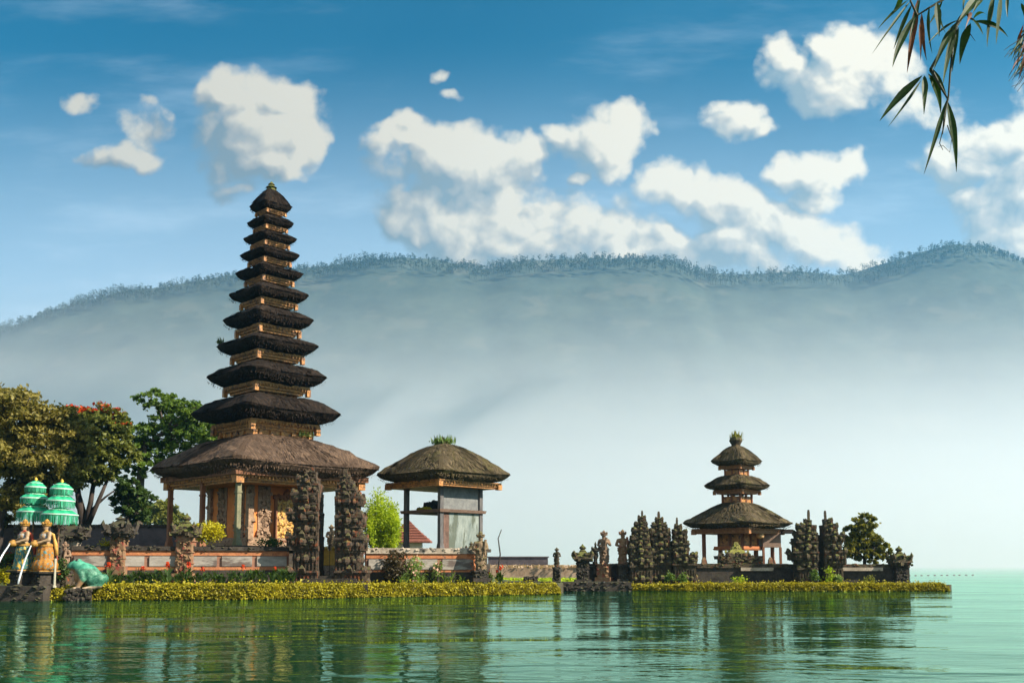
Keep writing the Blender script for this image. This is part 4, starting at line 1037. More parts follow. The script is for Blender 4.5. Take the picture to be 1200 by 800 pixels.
def pillar(name, label, px, Y, ytop, ycap0, ycap1, ybot, wcap, wsh, shaft, capm, seed, group=None):
    rnd = random.Random(seed); k = M(Y); bx, bz = XZ(px, ybot, Y); base = Vector((bx, Y, bz - .2)); root = thing(name, label, 'pillar', base, 0, group)
    zz = lambda py: P(px, py, Y).z - base.z
    sh = MB(); w = wsh * k; sh.box(0, 0, -.1, w * 1.35, w * 1.3, .55); z0 = .45; sh.box(0, 0, z0, w, w, zz(ycap1) - z0)
    for i in range(3): sh.box(0, 0, z0 + (zz(ycap1) - z0) * (.25 + .3 * i), w * 1.12, w * 1.12, .09)
    for _ in range(40): sh.chip((rnd.uniform(-w, w) * .45, -w / 2, rnd.uniform(z0, zz(ycap1))), .2, rnd)
    sh.build('shaft', shaft, root)
    cp = MB(); z0, z1 = zz(ycap1), zz(ycap0); h = z1 - z0; wc = wcap * k
    cp.box(0, 0, z0, wc * .8, wc * .8, h * .22, top=1.1); cp.box(0, 0, z0 + h * .22, wc, wc, h * .3, top=.92); cp.box(0, 0, z0 + h * .52, wc * .85, wc * .85, h * .48, top=.35)
    for a in (-1, 1):
        for b_ in (-1, 1): cp.horn((a * wc * .42, b_ * wc * .42, z0 + h * .45), Vector((a, b_, 0)).normalized(), h * .55 + .1, wc * .2)
    for _ in range(60): cp.chip((rnd.uniform(-.5, .5) * wc, rnd.uniform(-.5, .2) * wc, z0 + rnd.random() * h * .8), wc * rnd.uniform(.1, .22), rnd, flat=.8)
    cp.build('capital', capm, root)
    fn = MB(); zt = zz(ytop); h2 = zt - z1; r = wc * .17
    fn.lathe([(r * .9, z1 - h * .3), (r * 1.0, z1 + h2 * .1), (r * .6, z1 + h2 * .25), (r * 1.05, z1 + h2 * .45), (r * .9, z1 + h2 * .62), (r * .35, z1 + h2 * .8), (r * .1, zt)], n=9, wob=.1, rnd=rnd); fn.build('finial', capm, root)
    return root
pillar('wall_pillar', 'squat dark offering pillar on the wall behind the frog', 84, yw(85) + .3, 611, 616, 632, 668, 30, 13, STONE_PALE, STONE_DARK, 1)
pillar('wall_pillar', 'wall pillar with a broad lumpy dark capital, right of the frog', 139, yw(139) - .3, 604, 611, 629, 668, 32, 15, STONE_RED, STONE_DARK, 2)
pillar('wall_pillar', 'wall pillar with a mossy capital beside the yellow bush', 217, yw(217) - .3, 601, 613, 628, 676, 28, 18, STONE_RED, STONE_GREEN, 3)
pillar('corner_pillar', 'pillar with a bulging mossy lantern top at the islet corner', 1055, 83.6, 639, 648, 662, 684, 23, 13, STONE_DARK, STONE_GREEN, 4)
pillar('lantern_pillar', 'broad mossy stone lantern on the left end of the islet wall', 683, 83.5, 637, 646, 657, 682, 23, 14, STONE_DARK, STONE_GREEN, 5)
pillar('pinnacle_post', 'thin dark pinnacle post between the stone lantern and the pale statue', 698, 83.4, 634, 641, 646, 668, 9, 4, STONE_DARK, STONE_DARK, 6)
pillar('wall_pillar', 'slim ochre end pillar of the wall under the pavilion corner', 552, yw(556) - .1, 634, 640, 648, 676, 13, 9, BRICK, STONE, 7)
# a dark post behind each fountain figure
for px, lb in ((21, 'dark stone post behind the left fountain figure'), (67, 'dark stone post under the right green umbrella')):
    pillar('stone_post', lb, px, 60.2, 611, 614, 621, 684, 11, 8, STONE_DARK, STONE_DARK, px)
# steps and gilded gate in the split gate
YS = 63.6; mb = MB()
for i in range(4):
    z = P(386, 684 - i * 3.2, YS).z; mb.box(0, .3 * i, .3, (92 - 16 * i) * M(YS), 2.4 - .5 * i, z - .3)
tag(mb.build('stone_steps', STONE_DARK, loc=(P(388, 662, YS).x, YS, 0)), 'dark stone steps leading up between the split gate halves', 'steps')
YD = 66.3; base = P(386, 675, YD); g = thing('gilded_gate', 'small golden gate closing the gap between the split gate halves', 'gate', base)
zz = lambda py: P(386, py, YD).z - base.z
GILT = surf('yellow_gilt', (.50, .28, .03), (.80, .52, .06), 4, .45, .5, spec=.5)
for s_ in (-1, 1):
    mb = MB(); mb.box(s_ * 4.4 * M(YD), 0, zz(662), 8.2 * M(YD), .12, zz(645) - zz(662)); mb.horn((s_ * 4.4 * M(YD), 0, zz(645) - .02), (0, -1, 0), .35, .3)
    for i in range(3): mb.box((s_ * 4.4 + 2.4 * (i - 1)) * M(YD), -.07, zz(661), .05, .05, zz(646) - zz(661))
    mb.build('gate_leaf', GILT, g)
    mb = MB()
    mb.box(s_ * 4.4 * M(YD), 0, -.1, 8.2 * M(YD), .1, zz(662.5) + .1)
    for i in range(14): mb.chip((s_ * 4.4 * M(YD) + random.uniform(-.15, .15), -.06, random.uniform(.1, zz(664))), .16, random)
    mb.build('carved_sill', STONE_PALE, g)
mb = MB(); mb.box(0, 0, 0, .07, .09, zz(632)); mb.build('bar', STONE_DARK, g)
YD = 83.4; base = P(958.5, 682, YD); g = thing('iron_gate', 'thin dark barred gate between the islet split gate halves', 'gate', base)
for i in range(4):
    mb = MB(); mb.box((i - 1.5) * .17, 0, 0, .05, .05, P(958, 657 + abs(i - 1.5) * 2, YD).z - base.z); mb.build('bar', STONE_DARK, g)
mb = MB(); mb.box(0, .002, 1.0, .6, .04, .06); mb.build('rail', STONE_DARK, g)

# jetty ledge, stone block, small altar
def slab_thing(name, label, cat, a, b_, y0, Y, dy, mat, z0=-.5, seed=0):
    pa, pb = P(a, y0, Y), P(b_, y0, Y); mb = MB(); rnd = random.Random(seed); w = pb.x - pa.x
    mb.box(0, dy / 2, z0 - 0, w, dy, pa.z - z0)
    for _ in range(int(w * 10)): mb.chip((rnd.uniform(-w / 2, w / 2), rnd.uniform(0, .1), rnd.uniform(0, pa.z)), .25, rnd, flat=.5)
    return tag(mb.build(name, mat, loc=((pa.x + pb.x) / 2, Y, 0)), label, cat)
slab_thing('stone_jetty', 'low dark stone ledge running between the two islands', 'jetty', 655, 740, 681.5, 77.5, 2.0, STONE_DARK, seed=4)
slab_thing('stone_ledge', 'dark low ledge behind the right end of the long hedge', 'ledge', 585, 655, 681, 74.5, 1.5, STONE_DARK, seed=5)
slab_thing('fountain_basin', 'dark stone fountain basin at the water edge under the figures', 'basin', -40, 51, 686.5, 56.2, 2.6, STONE_DARK, seed=6)
mb = MB(); rnd = random.Random(2); mb.box(0, 0, 0, 1.1, .7, .35, top=.85)
for _ in range(16): mb.chip((rnd.uniform(-.5, .5), -.3, rnd.uniform(.1, .35)), .2, rnd)
p = P(622, 681, 75.2); tag(mb.build('stone_block', STONE_DARK, loc=tuple(p)), 'dark stone block lying on the ledge behind the long hedge', 'block')
def altar():
    Y = 84.6; k = M(Y); base = P(865, 661, Y); base.z -= .1; root = thing('stone_altar', 'mossy peaked stone altar on the wall before the small pagoda', 'altar', base); rnd = random.Random(14)
    zz = lambda py: P(865, py, Y).z - base.z
    mb = MB(); mb.box(0, 0, 0, 44 * k, 1.6, zz(655)); mb.box(0, 0, zz(655), 50 * k, 1.9, zz(651) - zz(655), top=1.04)
    for _ in range(110): mb.chip((rnd.uniform(-24, 24) * k, -.85, rnd.uniform(0, zz(649))), .28, rnd)
    mb.build('altar_table', STONE, root)
    mb = MB(); c = -2 * k
    for i, (w, y0, y1) in enumerate(((26, 652, 648), (20, 648, 644), (12, 644, 640), (6, 640, 635))): mb.box(c, 0, zz(y0), w * k, min(1.5, w * k * .8), zz(y1) - zz(y0), top=.75)
    for _ in range(90):
        t = rnd.random(); mb.chip((c + rnd.uniform(-1, 1) * 12 * k * (1 - t), rnd.uniform(-.6, .1) * (1 - t), zz(651) + t * (zz(637) - zz(651))), .24, rnd)
    for s_ in (-1, 1): mb.horn((c + s_ * 12 * k, -.3, zz(650)), (s_, 0, 0), .5, .3)
    mb.build('altar_peak', surf('bright_moss_stone', (.10, .09, .04), (.30, .27, .08), 3, .95, .8, moss=(.28, .28, .04), mossamt=.9), root)
altar()
# little offering blocks standing on the small pagoda floor
for px, lb in ((825, 'small upright stone left of the small pagoda posts'), (903, 'small upright stone right of the small pagoda cabinet')):
    Y = 86.5; p = P(px, 660.5, Y); mb = MB(); mb.box(0, 0, 0, .4, .4, .45, top=.85); mb.box(0, 0, .44, .3, .3, .2, top=.6)
    p.z -= .06; tag(mb.build('offering_stone', STONE_RED, loc=tuple(p)), lb, 'stone')

# ================================================================ statues
def figure_balls(s, lean=0., arm=1):
    """standing carved figure, one skin, height s, facing -Y"""
    b = [(0, .01, .05, .13), (0, .01, .16, .125), (0, .01, .27, .12), (0, .01, .38, .125), (0, 0, .45, .12), (0, 0, .53, .092), (0, -.005, .61, .105), (0, -.005, .67, .11)]
    b += limb([(-.12, 0, .715), (.12, 0, .715)], [.055, .055]) + [(0, 0, .765, .045), (0, -.012, .835, .066), (0, -.02, .815, .055), (0, -.08, .83, .018), (-.068, 0, .83, .02), (.068, 0, .83, .02)]
    b += limb([(-.14, 0, .71), (-.19, .01, .575), (-.09, -.13, .53)], [.048, .040, .033]) + limb([(.14, 0, .71), (.19, .01, .575), (.10, -.12, .56 if arm else .68)], [.048, .040, .033])
    b += [(-.07, -.15, .53, .035), (.08, -.14, .56 if arm else .69, .035)]
    return [(x * s, y * s, z * s, r * s) for x, y, z, r in b]
def stone_statue(name, label, px, Y, ytop, yfeet, mat, rz, seed, ped=None, ybot=None, arm=1, crown=1.0):
    s = (P(px, ytop, Y).z - P(px, yfeet, Y).z) / 1.03; base = P(px, yfeet, Y); rnd = random.Random(seed)
    zb = (P(px, ybot, Y).z if ybot else base.z) - base.z
    root = thing(name, label, 'statue', (base.x, Y, base.z), rz)
    mesh_obj(meta_mesh(figure_balls(s, arm=arm), .045 * s, name), 'carved_figure', mat, root)
    mb = MB(); r = .085 * s
    mb.lathe([(r * .9, .86 * s), (r * 1.25, .875 * s), (r * 1.3, .90 * s), (r * .9, .91 * s), (r * 1.0, .935 * s), (r * .65, .95 * s), (r * .7, .975 * s), (r * .15, 1.03 * s)], n=10, wob=.08, rnd=rnd)
    for i in range(7):
        a = i / 7 * 6.28; mb.horn((math.cos(a) * r * 1.1, math.sin(a) * r * 1.1, .885 * s), (math.cos(a), math.sin(a), 0), .07 * s * crown, .05 * s)
    mb.build('crown', mat, root)
    mb = MB()
    for i in range(50):
        a = rnd.uniform(0, 6.28); z = rnd.uniform(.03, .5); rr = .125 * s; mb.chip((math.cos(a) * rr, math.sin(a) * rr, z * s), .055 * s, rnd)
    for z, r2 in ((.46, .125), (.5, .115)): mb.lathe([(r2 * s * .9, z * s), (r2 * s * 1.08, (z + .005) * s), (r2 * s * 1.08, (z + .025) * s), (r2 * s * .9, (z + .03) * s)], n=14)
    mb.build('carved_sarong', mat, root)
    mb = MB(); mb.tube([(.085 * s, -.16 * s, .40 * s), (.085 * s, -.15 * s, .57 * s), (.11 * s, -.10 * s, .80 * s)], [.018 * s, .022 * s, .038 * s], 7); mb.build('club', mat, root)
    pm = MB(); w = .36 * s; pm.box(0, 0, zb - .05, w, w, -zb + .02 if zb < -.1 else .1); pm.box(0, 0, -.10, w * 1.2, w * 1.2, .1)
    if zb < -.2: pm.box(0, 0, zb - .06, w * 1.35, w * 1.3, min(.35, -zb * .35)); [pm.chip((rnd.uniform(-w, w) * .5, -w * .5, rnd.uniform(zb, 0)), .2, rnd) for _ in range(24)]
    pm.build('pedestal', ped or STONE_DARK, root)
    return root
stone_statue('guardian_statue', 'grey carved guardian statue on the pillar standing alone before the islet', 652.5, 77.9, 641, 664, STONE, R(-15), 31, STONE_DARK, 690)
stone_statue('guardian_statue', 'brownish grey standing statue on the islet wall, left one of the pair', 708, 83.4, 621, 660, surf('brown_carved_stone', (.10, .065, .045), (.30, .20, .13), 3, .9, .7), R(-20), 32, STONE_RED, 680, arm=0, crown=1.5)
stone_statue('guardian_statue', 'orange and red painted standing statue beside the clustered towers', 730, 83.2, 620, 661, STONE_RED, R(10), 33, STONE_DARK, 682, arm=0, crown=1.3)
stone_statue('guardian_statue', 'ochre carved guardian statue at the pavilion wall corner', 563, yw(570) - 1.2, 622, 668, surf('ochre_stone', (.10, .07, .045), (.32, .22, .13), 3, .9, .8, moss=MOSS), R(15), 34, STONE_DARK, 680)
stone_statue('guardian_statue', 'small stone statue half seen through the split gate opening', 388, 69.5, 614, 646, surf('sandy_stone', (.18, .13, .08), (.36, .27, .17), 3, .9, .7), R(0), 35, STONE, 660)
stone_statue('guardian_statue', 'weathered brown statue close behind the frog', 75, 60.4, 634, 672, surf('rusty_stone', (.14, .085, .055), (.36, .24, .16), 3, .9, .7), R(-10), 36, STONE, 684)

def fountain_figure(label, px, Y, ytop, yfeet, skirt_mat, px_jet, seed, seated):
    rnd = random.Random(seed); base = P(px, yfeet, Y); s = P(px, ytop, Y).z - base.z; root = thing('fountain_statue', label, 'statue', base, R(-38), 'painted fountain figures')
    skin = bpy.data.materials.get('painted_skin') or surf('painted_skin', (.26, .16, .085), (.42, .29, .17), 4, .5, .2)
    gold = bpy.data.materials.get('gold_paint') or surf('gold_paint', (.25, .105, .014), (.52, .29, .045), 7, .5, .6, c3=(.20, .09, .04), c3at=.6, spec=.5)
    b = [(0, 0, .42, .10), (0, 0, .5, .10), (0, -.005, .575, .082), (0, -.01, .645, .095), (0, -.01, .69, .095), (-.045, -.085, .675, .038), (.045, -.085, .675, .038)]
    b += limb([(-.115, 0, .735), (.115, 0, .735)], [.045, .045]) + [(0, 0, .785, .036), (0, -.012, .85, .058), (0, -.022, .832, .046), (0, -.072, .845, .015), (-.06, 0, .845, .017), (.06, 0, .845, .017)]
    b += limb([(-.135, 0, .73), (-.19, -.02, .61), (-.10, -.16, .56)], [.040, .035, .028]) + limb([(.135, 0, .73), (.185, -.04, .60), (.06, -.19, .54)], [.040, .035, .028])
    b += [(-.08, -.18, .555, .03), (.05, -.2, .535, .03)]
    mesh_obj(meta_mesh([tuple(v * s for v in q) for q in b], .035 * s, 'fountain_body'), 'figure', skin, root)
    fc = MB()
    for sx in (-1, 1): fc.lump((sx * .022 * s, -.068 * s, .857 * s), .010 * s, rnd)
    fc.lump((0, -.066 * s, .822 * s), .011 * s, rnd, .5); fc.build('face_paint', surf('dark_face_paint', (.03, .01, .01), (.10, .02, .02), 4, .5, 0), root)
    hr = MB(); hr.lump((0, .03 * s, .845 * s), .062 * s, rnd, 1.3); hr.lump((0, .055 * s, .77 * s), .045 * s, rnd, 1.8); hr.build('hair', surf('black_hair_paint', (.008, .007, .006), (.03, .025, .02), 4, .6, .2), root, smooth=True)
    sk = MB(); pr = [(.20, .0), (.205, .03), (.19, .1), (.17, .22), (.165, .32), (.155, .42), (.125, .5), (.10, .54)] if not seated else [(.23, .0), (.245, .05), (.25, .12), (.21, .19), (.17, .22), (.18, .30), (.165, .40), (.13, .49), (.10, .54)]
    rings = []
    for r, z in pr:
        rings.append([((r + .012 * math.cos(12 * a) * (1 - z)) * s * math.cos(a), (r * .92 + .012 * math.cos(12 * a) * (1 - z)) * s * math.sin(a), z * s) for a in [2 * math.pi * i / 48 for i in range(48)]])
    sk.loft(rings); sk.build('skirt', skirt_mat, root, smooth=True)
    mb = MB(); mb.lathe([(.135, .47), (.15, .475), (.15, .505), (.125, .53), (.118, .525)], n=24); mb.v = [tuple(c * s for c in v) for v in mb.v]
    mb.build('sash', gold, root)
    mb = MB(); mb.lathe([(.09, .635), (.108, .64), (.108, .70), (.10, .715), (.09, .715)], n=20, sy=1.02); mb.v = [tuple(c * s for c in v) for v in mb.v]; mb.build('bodice', surf('white_blue_cloth', (.15, .25, .42), (.75, .68, .5), 9, .6, .2), root)
    mb = MB(); mb.lathe([(.06, .87), (.082, .88), (.085, .905), (.06, .915), (.075, .94), (.05, .95), (.055, .975), (.012, 1.02)], n=12)
    for i in range(9): a = i / 9 * 6.28; mb.horn((math.cos(a) * .072, math.sin(a) * .072, .89), (math.cos(a), math.sin(a), 0), .075, .05)
    mb.v = [tuple(c * s for c in v) for v in mb.v]; mb.build('crown', gold, root)
    mb = MB(); mb.lathe([(.03, .455), (.075, .48), (.085, .52), (.06, .565), (.035, .58), (.05, .595), (.035, .59)], (0, -.235, 0), n=14); mb.v = [tuple(c * s for c in v) for v in mb.v]; mb.build('water_pot', gold, root, smooth=True)
    mb = MB(); mb.tube([(-.07 * s, -.09 * s, .70 * s), (.06 * s, -.03 * s, .775 * s), (.13 * s, .07 * s, .70 * s), (.14 * s, .13 * s, .50 * s), (.16 * s, .15 * s, .30 * s)], [.02 * s, .028 * s, .035 * s, .04 * s, .03 * s], 8)
    mb.build('shawl', surf('red_shawl', (.30, .03, .02), (.50, .10, .04), 6, .7, .3) if not seated else surf('gold_shawl', (.45, .2, .03), (.65, .42, .12), 6, .7, .3), root, smooth=True)
    # the jet of water, in the root's own axes
    inv = Matrix.Rotation(R(38), 3, 'Z'); (x1, y1), (x2, y2) = px_jet
    a = P(x1, y1, Y - .35) - base; e = P(x2, y2, Y - 1.6) - base; pts = []
    for i in range(15):
        t = i / 14; q = a.lerp(e, t); q.z = a.z + (e.z - a.z) * (t ** 2 * .8 + t * .2) + .16 * math.sin(math.pi * min(1, t * 2.2)) * (1 - t); pts.append(inv @ q)
    mb = MB(); mb.tube(pts, [.03 + .03 * i / 14 for i in range(15)], 6); mb.build('water_jet', WATERJET, root, smooth=True)
    pm = MB(); zb = P(px, 688, Y).z - base.z; pm.box(0, 0, zb, .34 * s, .34 * s, -zb - .16); pm.box(0, 0, -.16, .46 * s, .46 * s, .1, top=1.05); pm.box(0, 0, zb, .42 * s, .42 * s, .22)
    for q in range(20): pm.chip((rnd.uniform(-.17, .17) * s, -.17 * s, rnd.uniform(zb, -.15)), .16, rnd)
    pm.build('pedestal', STONE_DARK, root)
    pm = MB(); pm.box(0, 0, -.06, .44 * s, .44 * s, .06); pm.build('gold_plate', gold, root)
def jet_mat():
    m, t, o = new_mat('falling_water'); b = t.new('ShaderNodeBsdfPrincipled'); b.inputs['Base Color'].default_value = (.85, .9, .92, 1); b.inputs['Roughness'].default_value = .12; b.inputs['Transmission Weight'].default_value = .35
    t.l.new(b.outputs[0], o.inputs[0]); return m
WATERJET = jet_mat()
fountain_figure('fountain statue with a dark blue green skirt pouring water, leftmost figure', 27, 57.6, 609, 667, surf('teal_gold_skirt', (.03, .10, .11), (.07, .22, .19), 5, .55, .4, c3=(.62, .38, .05), c3at=.55, stretch=(2, 2, 1.2)), ((17.5, 635), (-3, 662)), 1, False)
fountain_figure('fountain statue in a golden orange skirt pouring water, right figure', 52.5, 57.4, 609, 668, surf('orange_gold_skirt', (.24, .075, .014), (.50, .24, .035), 9, .6, .6, c3=(.05, .25, .28), c3at=.58), ((42, 635), (21, 684)), 2, True)
mb = MB(); p = P(63.5, 688, 57.2); mb.tube([(0, 0, 0), (0, 0, P(63, 654, 57.2).z - p.z)], .07, 8); mb.lathe([(.12, 0), (.12, .1), (.07, .12)], n=8)
tag(mb.build('slender_post', surf('pale_post', (.35, .33, .25), (.5, .47, .36), 3, .6, .2), loc=tuple(p)), 'slender pale post right of the orange skirted fountain figure', 'post')

# ---- tiered ceremonial umbrellas
GREEN_CLOTH = surf('green_satin', (.008, .25, .11), (.035, .46, .23), 2.0, .45, .15, spec=.5)
FRINGE = surf('green_fringe', (.003, .12, .05), (.08, .56, .31), 6.0, .6, .3, stretch=(1, 1, .12))
PALE_TRIM = surf('silver_green_trim', (.35, .55, .42), (.62, .78, .66), 6, .5, .2)
def umbrella(label, px, Y, tiers, ytop, lean, seed):
    rnd = random.Random(seed); base = P(px, 684, Y); root = thing('ceremonial_umbrella', label, 'umbrella', base, 0, 'green ceremonial umbrellas'); k = M(Y); root.rotation_euler = (0, R(lean), 0)
    zz = lambda py: P(px, py, Y).z - base.z
    mb = MB(); mb.tube([(0, 0, 0), (0, 0, zz(ytop + 6))], .055, 8); mb.build('pole', STONE_RED, root)
    mb = MB(); zt = zz(ytop); mb.lathe([(.05, zt - .35), (.12, zt - .28), (.06, zt - .2), (.1, zt - .12), (.02, zt)], n=10); mb.build('finial', GILT, root, smooth=True)
    for (ya, ye, yb, w) in tiers:
        r = w * k; z0, ze, zb = zz(ya), zz(ye), zz(yb); cn = MB(); rings = []; n = 48
        for q in (.10, .3, .5, .7, .85, .95, 1.0):
            rings.append([(r * q * (1 + .012 * math.cos(8 * a)) * math.cos(a), r * q * (1 + .012 * math.cos(8 * a)) * math.sin(a), ze + (z0 - ze) * (1 - q ** 1.8) + .03 * math.cos(8 * a) * q) for a in [2 * math.pi * i / n for i in range(n)]])
        under = [[(x * .96, y * .96, z - .05) for x, y, z in ring] for ring in reversed(rings)]
        cn.loft(rings + under); can = cn.build('canopy', GREEN_CLOTH, root, smooth=True)
        tr = MB(); tr.lathe([(r * 1.0, ze + .0), (r * 1.025, ze - .01), (r * 1.025, ze - .07), (r * 1.0, ze - .075)], n=n); tr.lathe([(r * .62, ze + (z0 - ze) * (1 - .62 ** 1.8) + .02), (r * .645, ze + (z0 - ze) * (1 - .645 ** 1.8) + .035), (r * .67, ze + (z0 - ze) * (1 - .67 ** 1.8) + .02)], n=n); tr.build('trim', PALE_TRIM, can)
        fr = MB(); m_ = 110
        for i in range(m_):
            a = 2 * math.pi * i / m_ + rnd.uniform(-.02, .02); rr = r * rnd.uniform(.985, 1.02); wv = r * .021; L = (ze - zb) * rnd.uniform(.82, 1.06)
            c = Vector((math.cos(a) * rr, math.sin(a) * rr, ze - .04)); t_ = Vector((-math.sin(a), math.cos(a), 0)) * wv; o_ = Vector((math.cos(a), math.sin(a), 0)) * .03 * rnd.uniform(-1, 1)
            fr.add([tuple(c - t_), tuple(c + t_), tuple(c + t_ * .8 + o_ + Vector((0, 0, -L))), tuple(c - t_ * .8 + o_ + Vector((0, 0, -L)))], [(0, 1, 2, 3)])
        fr.build('fringe', FRINGE, can)
umbrella('three tiered green fringed umbrella, the left and slightly smaller one', 34.5, 59.2, [(563, 570, 576.5, 11.5), (576, 583, 590.5, 15.5), (590, 599, 611, 18.5)], 559, 1.0, 1)
umbrella('three tiered green fringed umbrella, the right one overlapping its twin', 64.5, 58.6, [(565, 572, 579.5, 12.5), (578, 586, 594.5, 15.5), (594, 602, 614, 20)], 561, 1.5, 2)

# ---- frog
def frog():
    Y = 57.6; base = P(100, 689, Y); base.z -= .02; root = thing('frog_statue', 'big green painted frog statue sitting at the hedge edge', 'statue', base, R(14)); s = 1.0; root.scale = (.92,) * 3
    b = [(.55, 0, .55, .52), (.35, 0, .75, .58), (.10, 0, .95, .60), (-.15, 0, 1.08, .55), (-.20, 0, .72, .50), (-.42, 0, 1.36, .42), (-.58, .13, 1.44, .34), (-.58, -.13, 1.44, .34), (-.80, .1, 1.42, .26), (-.80, -.1, 1.42, .26), (-.95, 0, 1.40, .2), (-.44, .24, 1.72, .13), (-.44, -.24, 1.72, .13)]
    for sy in (-1, 1):
        b += limb([(-.22, sy * .42, 1.0), (-.10, sy * .58, .58), (-.34, sy * .58, .14)], [.23, .18, .13]) + [(-.36, sy * .56, .08, .13)]
        for f in (-.16, 0, .16): b += limb([(-.36, sy * .56, .07), (-.60, sy * .56 + f, .05)], [.07, .05])
        b += limb([(.50, sy * .44, .42), (.98, sy * .58, .62)], [.34, .28]) + limb([(.98, sy * .58, .62), (.90, sy * .64, .24), (.62, sy * .66, .12)], [.25, .19, .14])
        b += limb([(.62, sy * .64, .09), (.18, sy * .70, .07)], [.13, .08])
        for f in (-.13, .02, .16): b += limb([(.3, sy * .68, .07), (-.02, sy * .70 + f, .05)], [.07, .045])
    m, t, out = new_mat('frog_paint'); tc = t.new('ShaderNodeTexCoord'); sp = t.new('ShaderNodeSeparateXYZ'); t.put(sp.inputs[0], tc.outputs['Object'])
    n = t.noise(tc.outputs['Object'], 3.2, 5, .6); col = t.ramp(t.math('ADD', t.math('MULTIPLY', n, .6), t.math('MULTIPLY', t.noise(tc.outputs['Object'], 11, 4, .6), .4)), [(.38, (.010, .07, .04)), (.5, (.035, .17, .10)), (.62, (.14, .30, .20))])
    bel = t.math('ADD', t.math('ADD', t.math('MULTIPLY', sp.outputs[0], -1.0), t.math('MULTIPLY', sp.outputs[2], -.75)), t.math('MULTIPLY', n, .5))
    col = t.mix(t.smooth(bel, -.12, .08), col, (.30, .17, .08)); col = t.mix(t.smooth(sp.outputs[2], .22, .10), col, (.42, .30, .2))
    head = t.smooth(sp.outputs[2], 1.22, 1.30); col = t.mix(head, col, t.ramp(n, [(.4, (.02, .16, .10)), (.6, (.07, .34, .22))]))
    p = t.new('ShaderNodeBsdfPrincipled'); t.put(p.inputs['Base Color'], col); p.inputs['Roughness'].default_value = .62; t.l.new(p.outputs[0], out.inputs[0])
    mesh_obj(meta_mesh(b, .055, 'frog'), 'frog_body', m, root)
    mb = MB(); mb.box(-.25, 0, -.95, 1.5, 1.5, .98, top=.9); rr_ = random.Random(4)
    for _ in range(30): mb.lump((rr_.uniform(-1, .5), -.72, rr_.uniform(-.8, -.05)), rr_.uniform(.08, .2), rr_)
    mb.build('stone_base', STONE_DARK, root)
    for sy in (-1, 1):
        mb = MB(); mb.lathe([(.02, -.09), (.08, -.05), (.1, 0), (.08, .05), (.02, .09)], (-.49, sy * .29, 1.76), 10); mb.build('eye', surf('dark_eye', (.01, .01, .008), (.03, .03, .02), 3, .15, 0, spec=.6), root, smooth=True)
    mb = MB(); pts = [(-.46, -.44, 1.36), (-.70, -.42, 1.34), (-.98, -.24, 1.34), (-1.14, 0, 1.34), (-.98, .24, 1.34), (-.7, .42, 1.34), (-.46, .44, 1.36)]
    mb.tube(pts, .018, 6); mb.build('mouth', surf('mouth_line', (.02, .03, .02), (.04, .05, .04), 3, .6, 0), root)
frog()

# ================================================================ garden plants
def canna(label, p, h, seed, flower, group, mat=None, fm=None):
    rnd = random.Random(seed); root = thing('flowering_plant' if flower else 'leafy_plant', label, 'plant', p, 0, group); lf, st = MB(), MB()
    for i in range(rnd.randint(9, 13)):
        a = rnd.uniform(0, 6.28); z = h * rnd.uniform(.0, .55); L = h * rnd.uniform(.4, .62); d = Vector((math.cos(a), math.sin(a), 0)); q = d * rnd.uniform(0, .12) * h + Vector((0, 0, z))
        lf.blade(q, q + d * L * .6 + Vector((0, 0, L * rnd.uniform(.35, .85))), L * .34, (-d.y, d.x, 0), bend=Vector((0, 0, L * .12)), seg=4, peak=.45)
    lf.build('leaves', mat or L_SHRUB, root)
    for i in range(2): st.tube([(rnd.uniform(-.05, .05), 0, 0), (rnd.uniform(-.12, .12) * h, rnd.uniform(-.1, .1) * h, h * .95)], .018, 5)
    st.build('stem', L_SHRUB, root)
    if flower:
        fl = MB(); c = Vector((rnd.uniform(-.1, .1) * h, -.02, h * .97))
        for i in range(16): fl.leaf(c + Vector((rnd.gauss(0, .07), rnd.gauss(0, .07), rnd.gauss(0, .08))), .18, rnd, asp=.9)
        fl.build('flower', fm or L_RED, root)
    return root
rnd = random.Random(77); G = 'cannas along the garden wall'
protoF = protoL = None
for i in range(46):
    px = 122 + i * 4.9 + rnd.uniform(-2, 2); Y = rnd.uniform(yfront(px) + 1.9, yw(px) - .8); z = .68; fl = i in (1, 9, 20, 24, 33, 41, 15)
    sc_ = rnd.uniform(.8, 1.25); p = (P(px, 662, Y).x, Y, z)
    if fl:
        if protoF is None: protoF = canna('leafy canna with a scarlet flower in the bed below the garden wall', p, 1.35, 5, True, 'scarlet cannas below the garden wall')
        else: copy_thing(protoF, p, rnd.uniform(0, 6), sc_)
    else:
        if protoL is None: protoL = canna('flowerless dark green canna in the bed below the garden wall', p, 1.0, 6, False, 'flowerless cannas below the garden wall')
        else: copy_thing(protoL, p, rnd.uniform(0, 6), sc_)
protoF = protoL = None
for i in range(26):
    px = 470 + i * 4.6 + rnd.uniform(-2, 2); Y = rnd.uniform(yfront(px) + 1.8, yfront(px) + 3.2); p = (P(px, 662, Y).x, Y, .68); sc_ = rnd.uniform(.7, 1.25)
    if i in (17, 22, 24, 25):
        if protoF is None: protoF = canna('scarlet flowered plant in the bed beside the pavilion corner', p, 1.25, 8, True, 'scarlet flowers beside the pavilion corner')
        else: copy_thing(protoF, p, rnd.uniform(0, 6), sc_)
    else:
        if protoL is None: protoL = canna('pale green broad leaved plant in the bed below the pavilion', p, 1.0, 9, False, 'pale plants below the pavilion', L_LIGHT)
        else: copy_thing(protoL, p, rnd.uniform(0, 6), sc_)
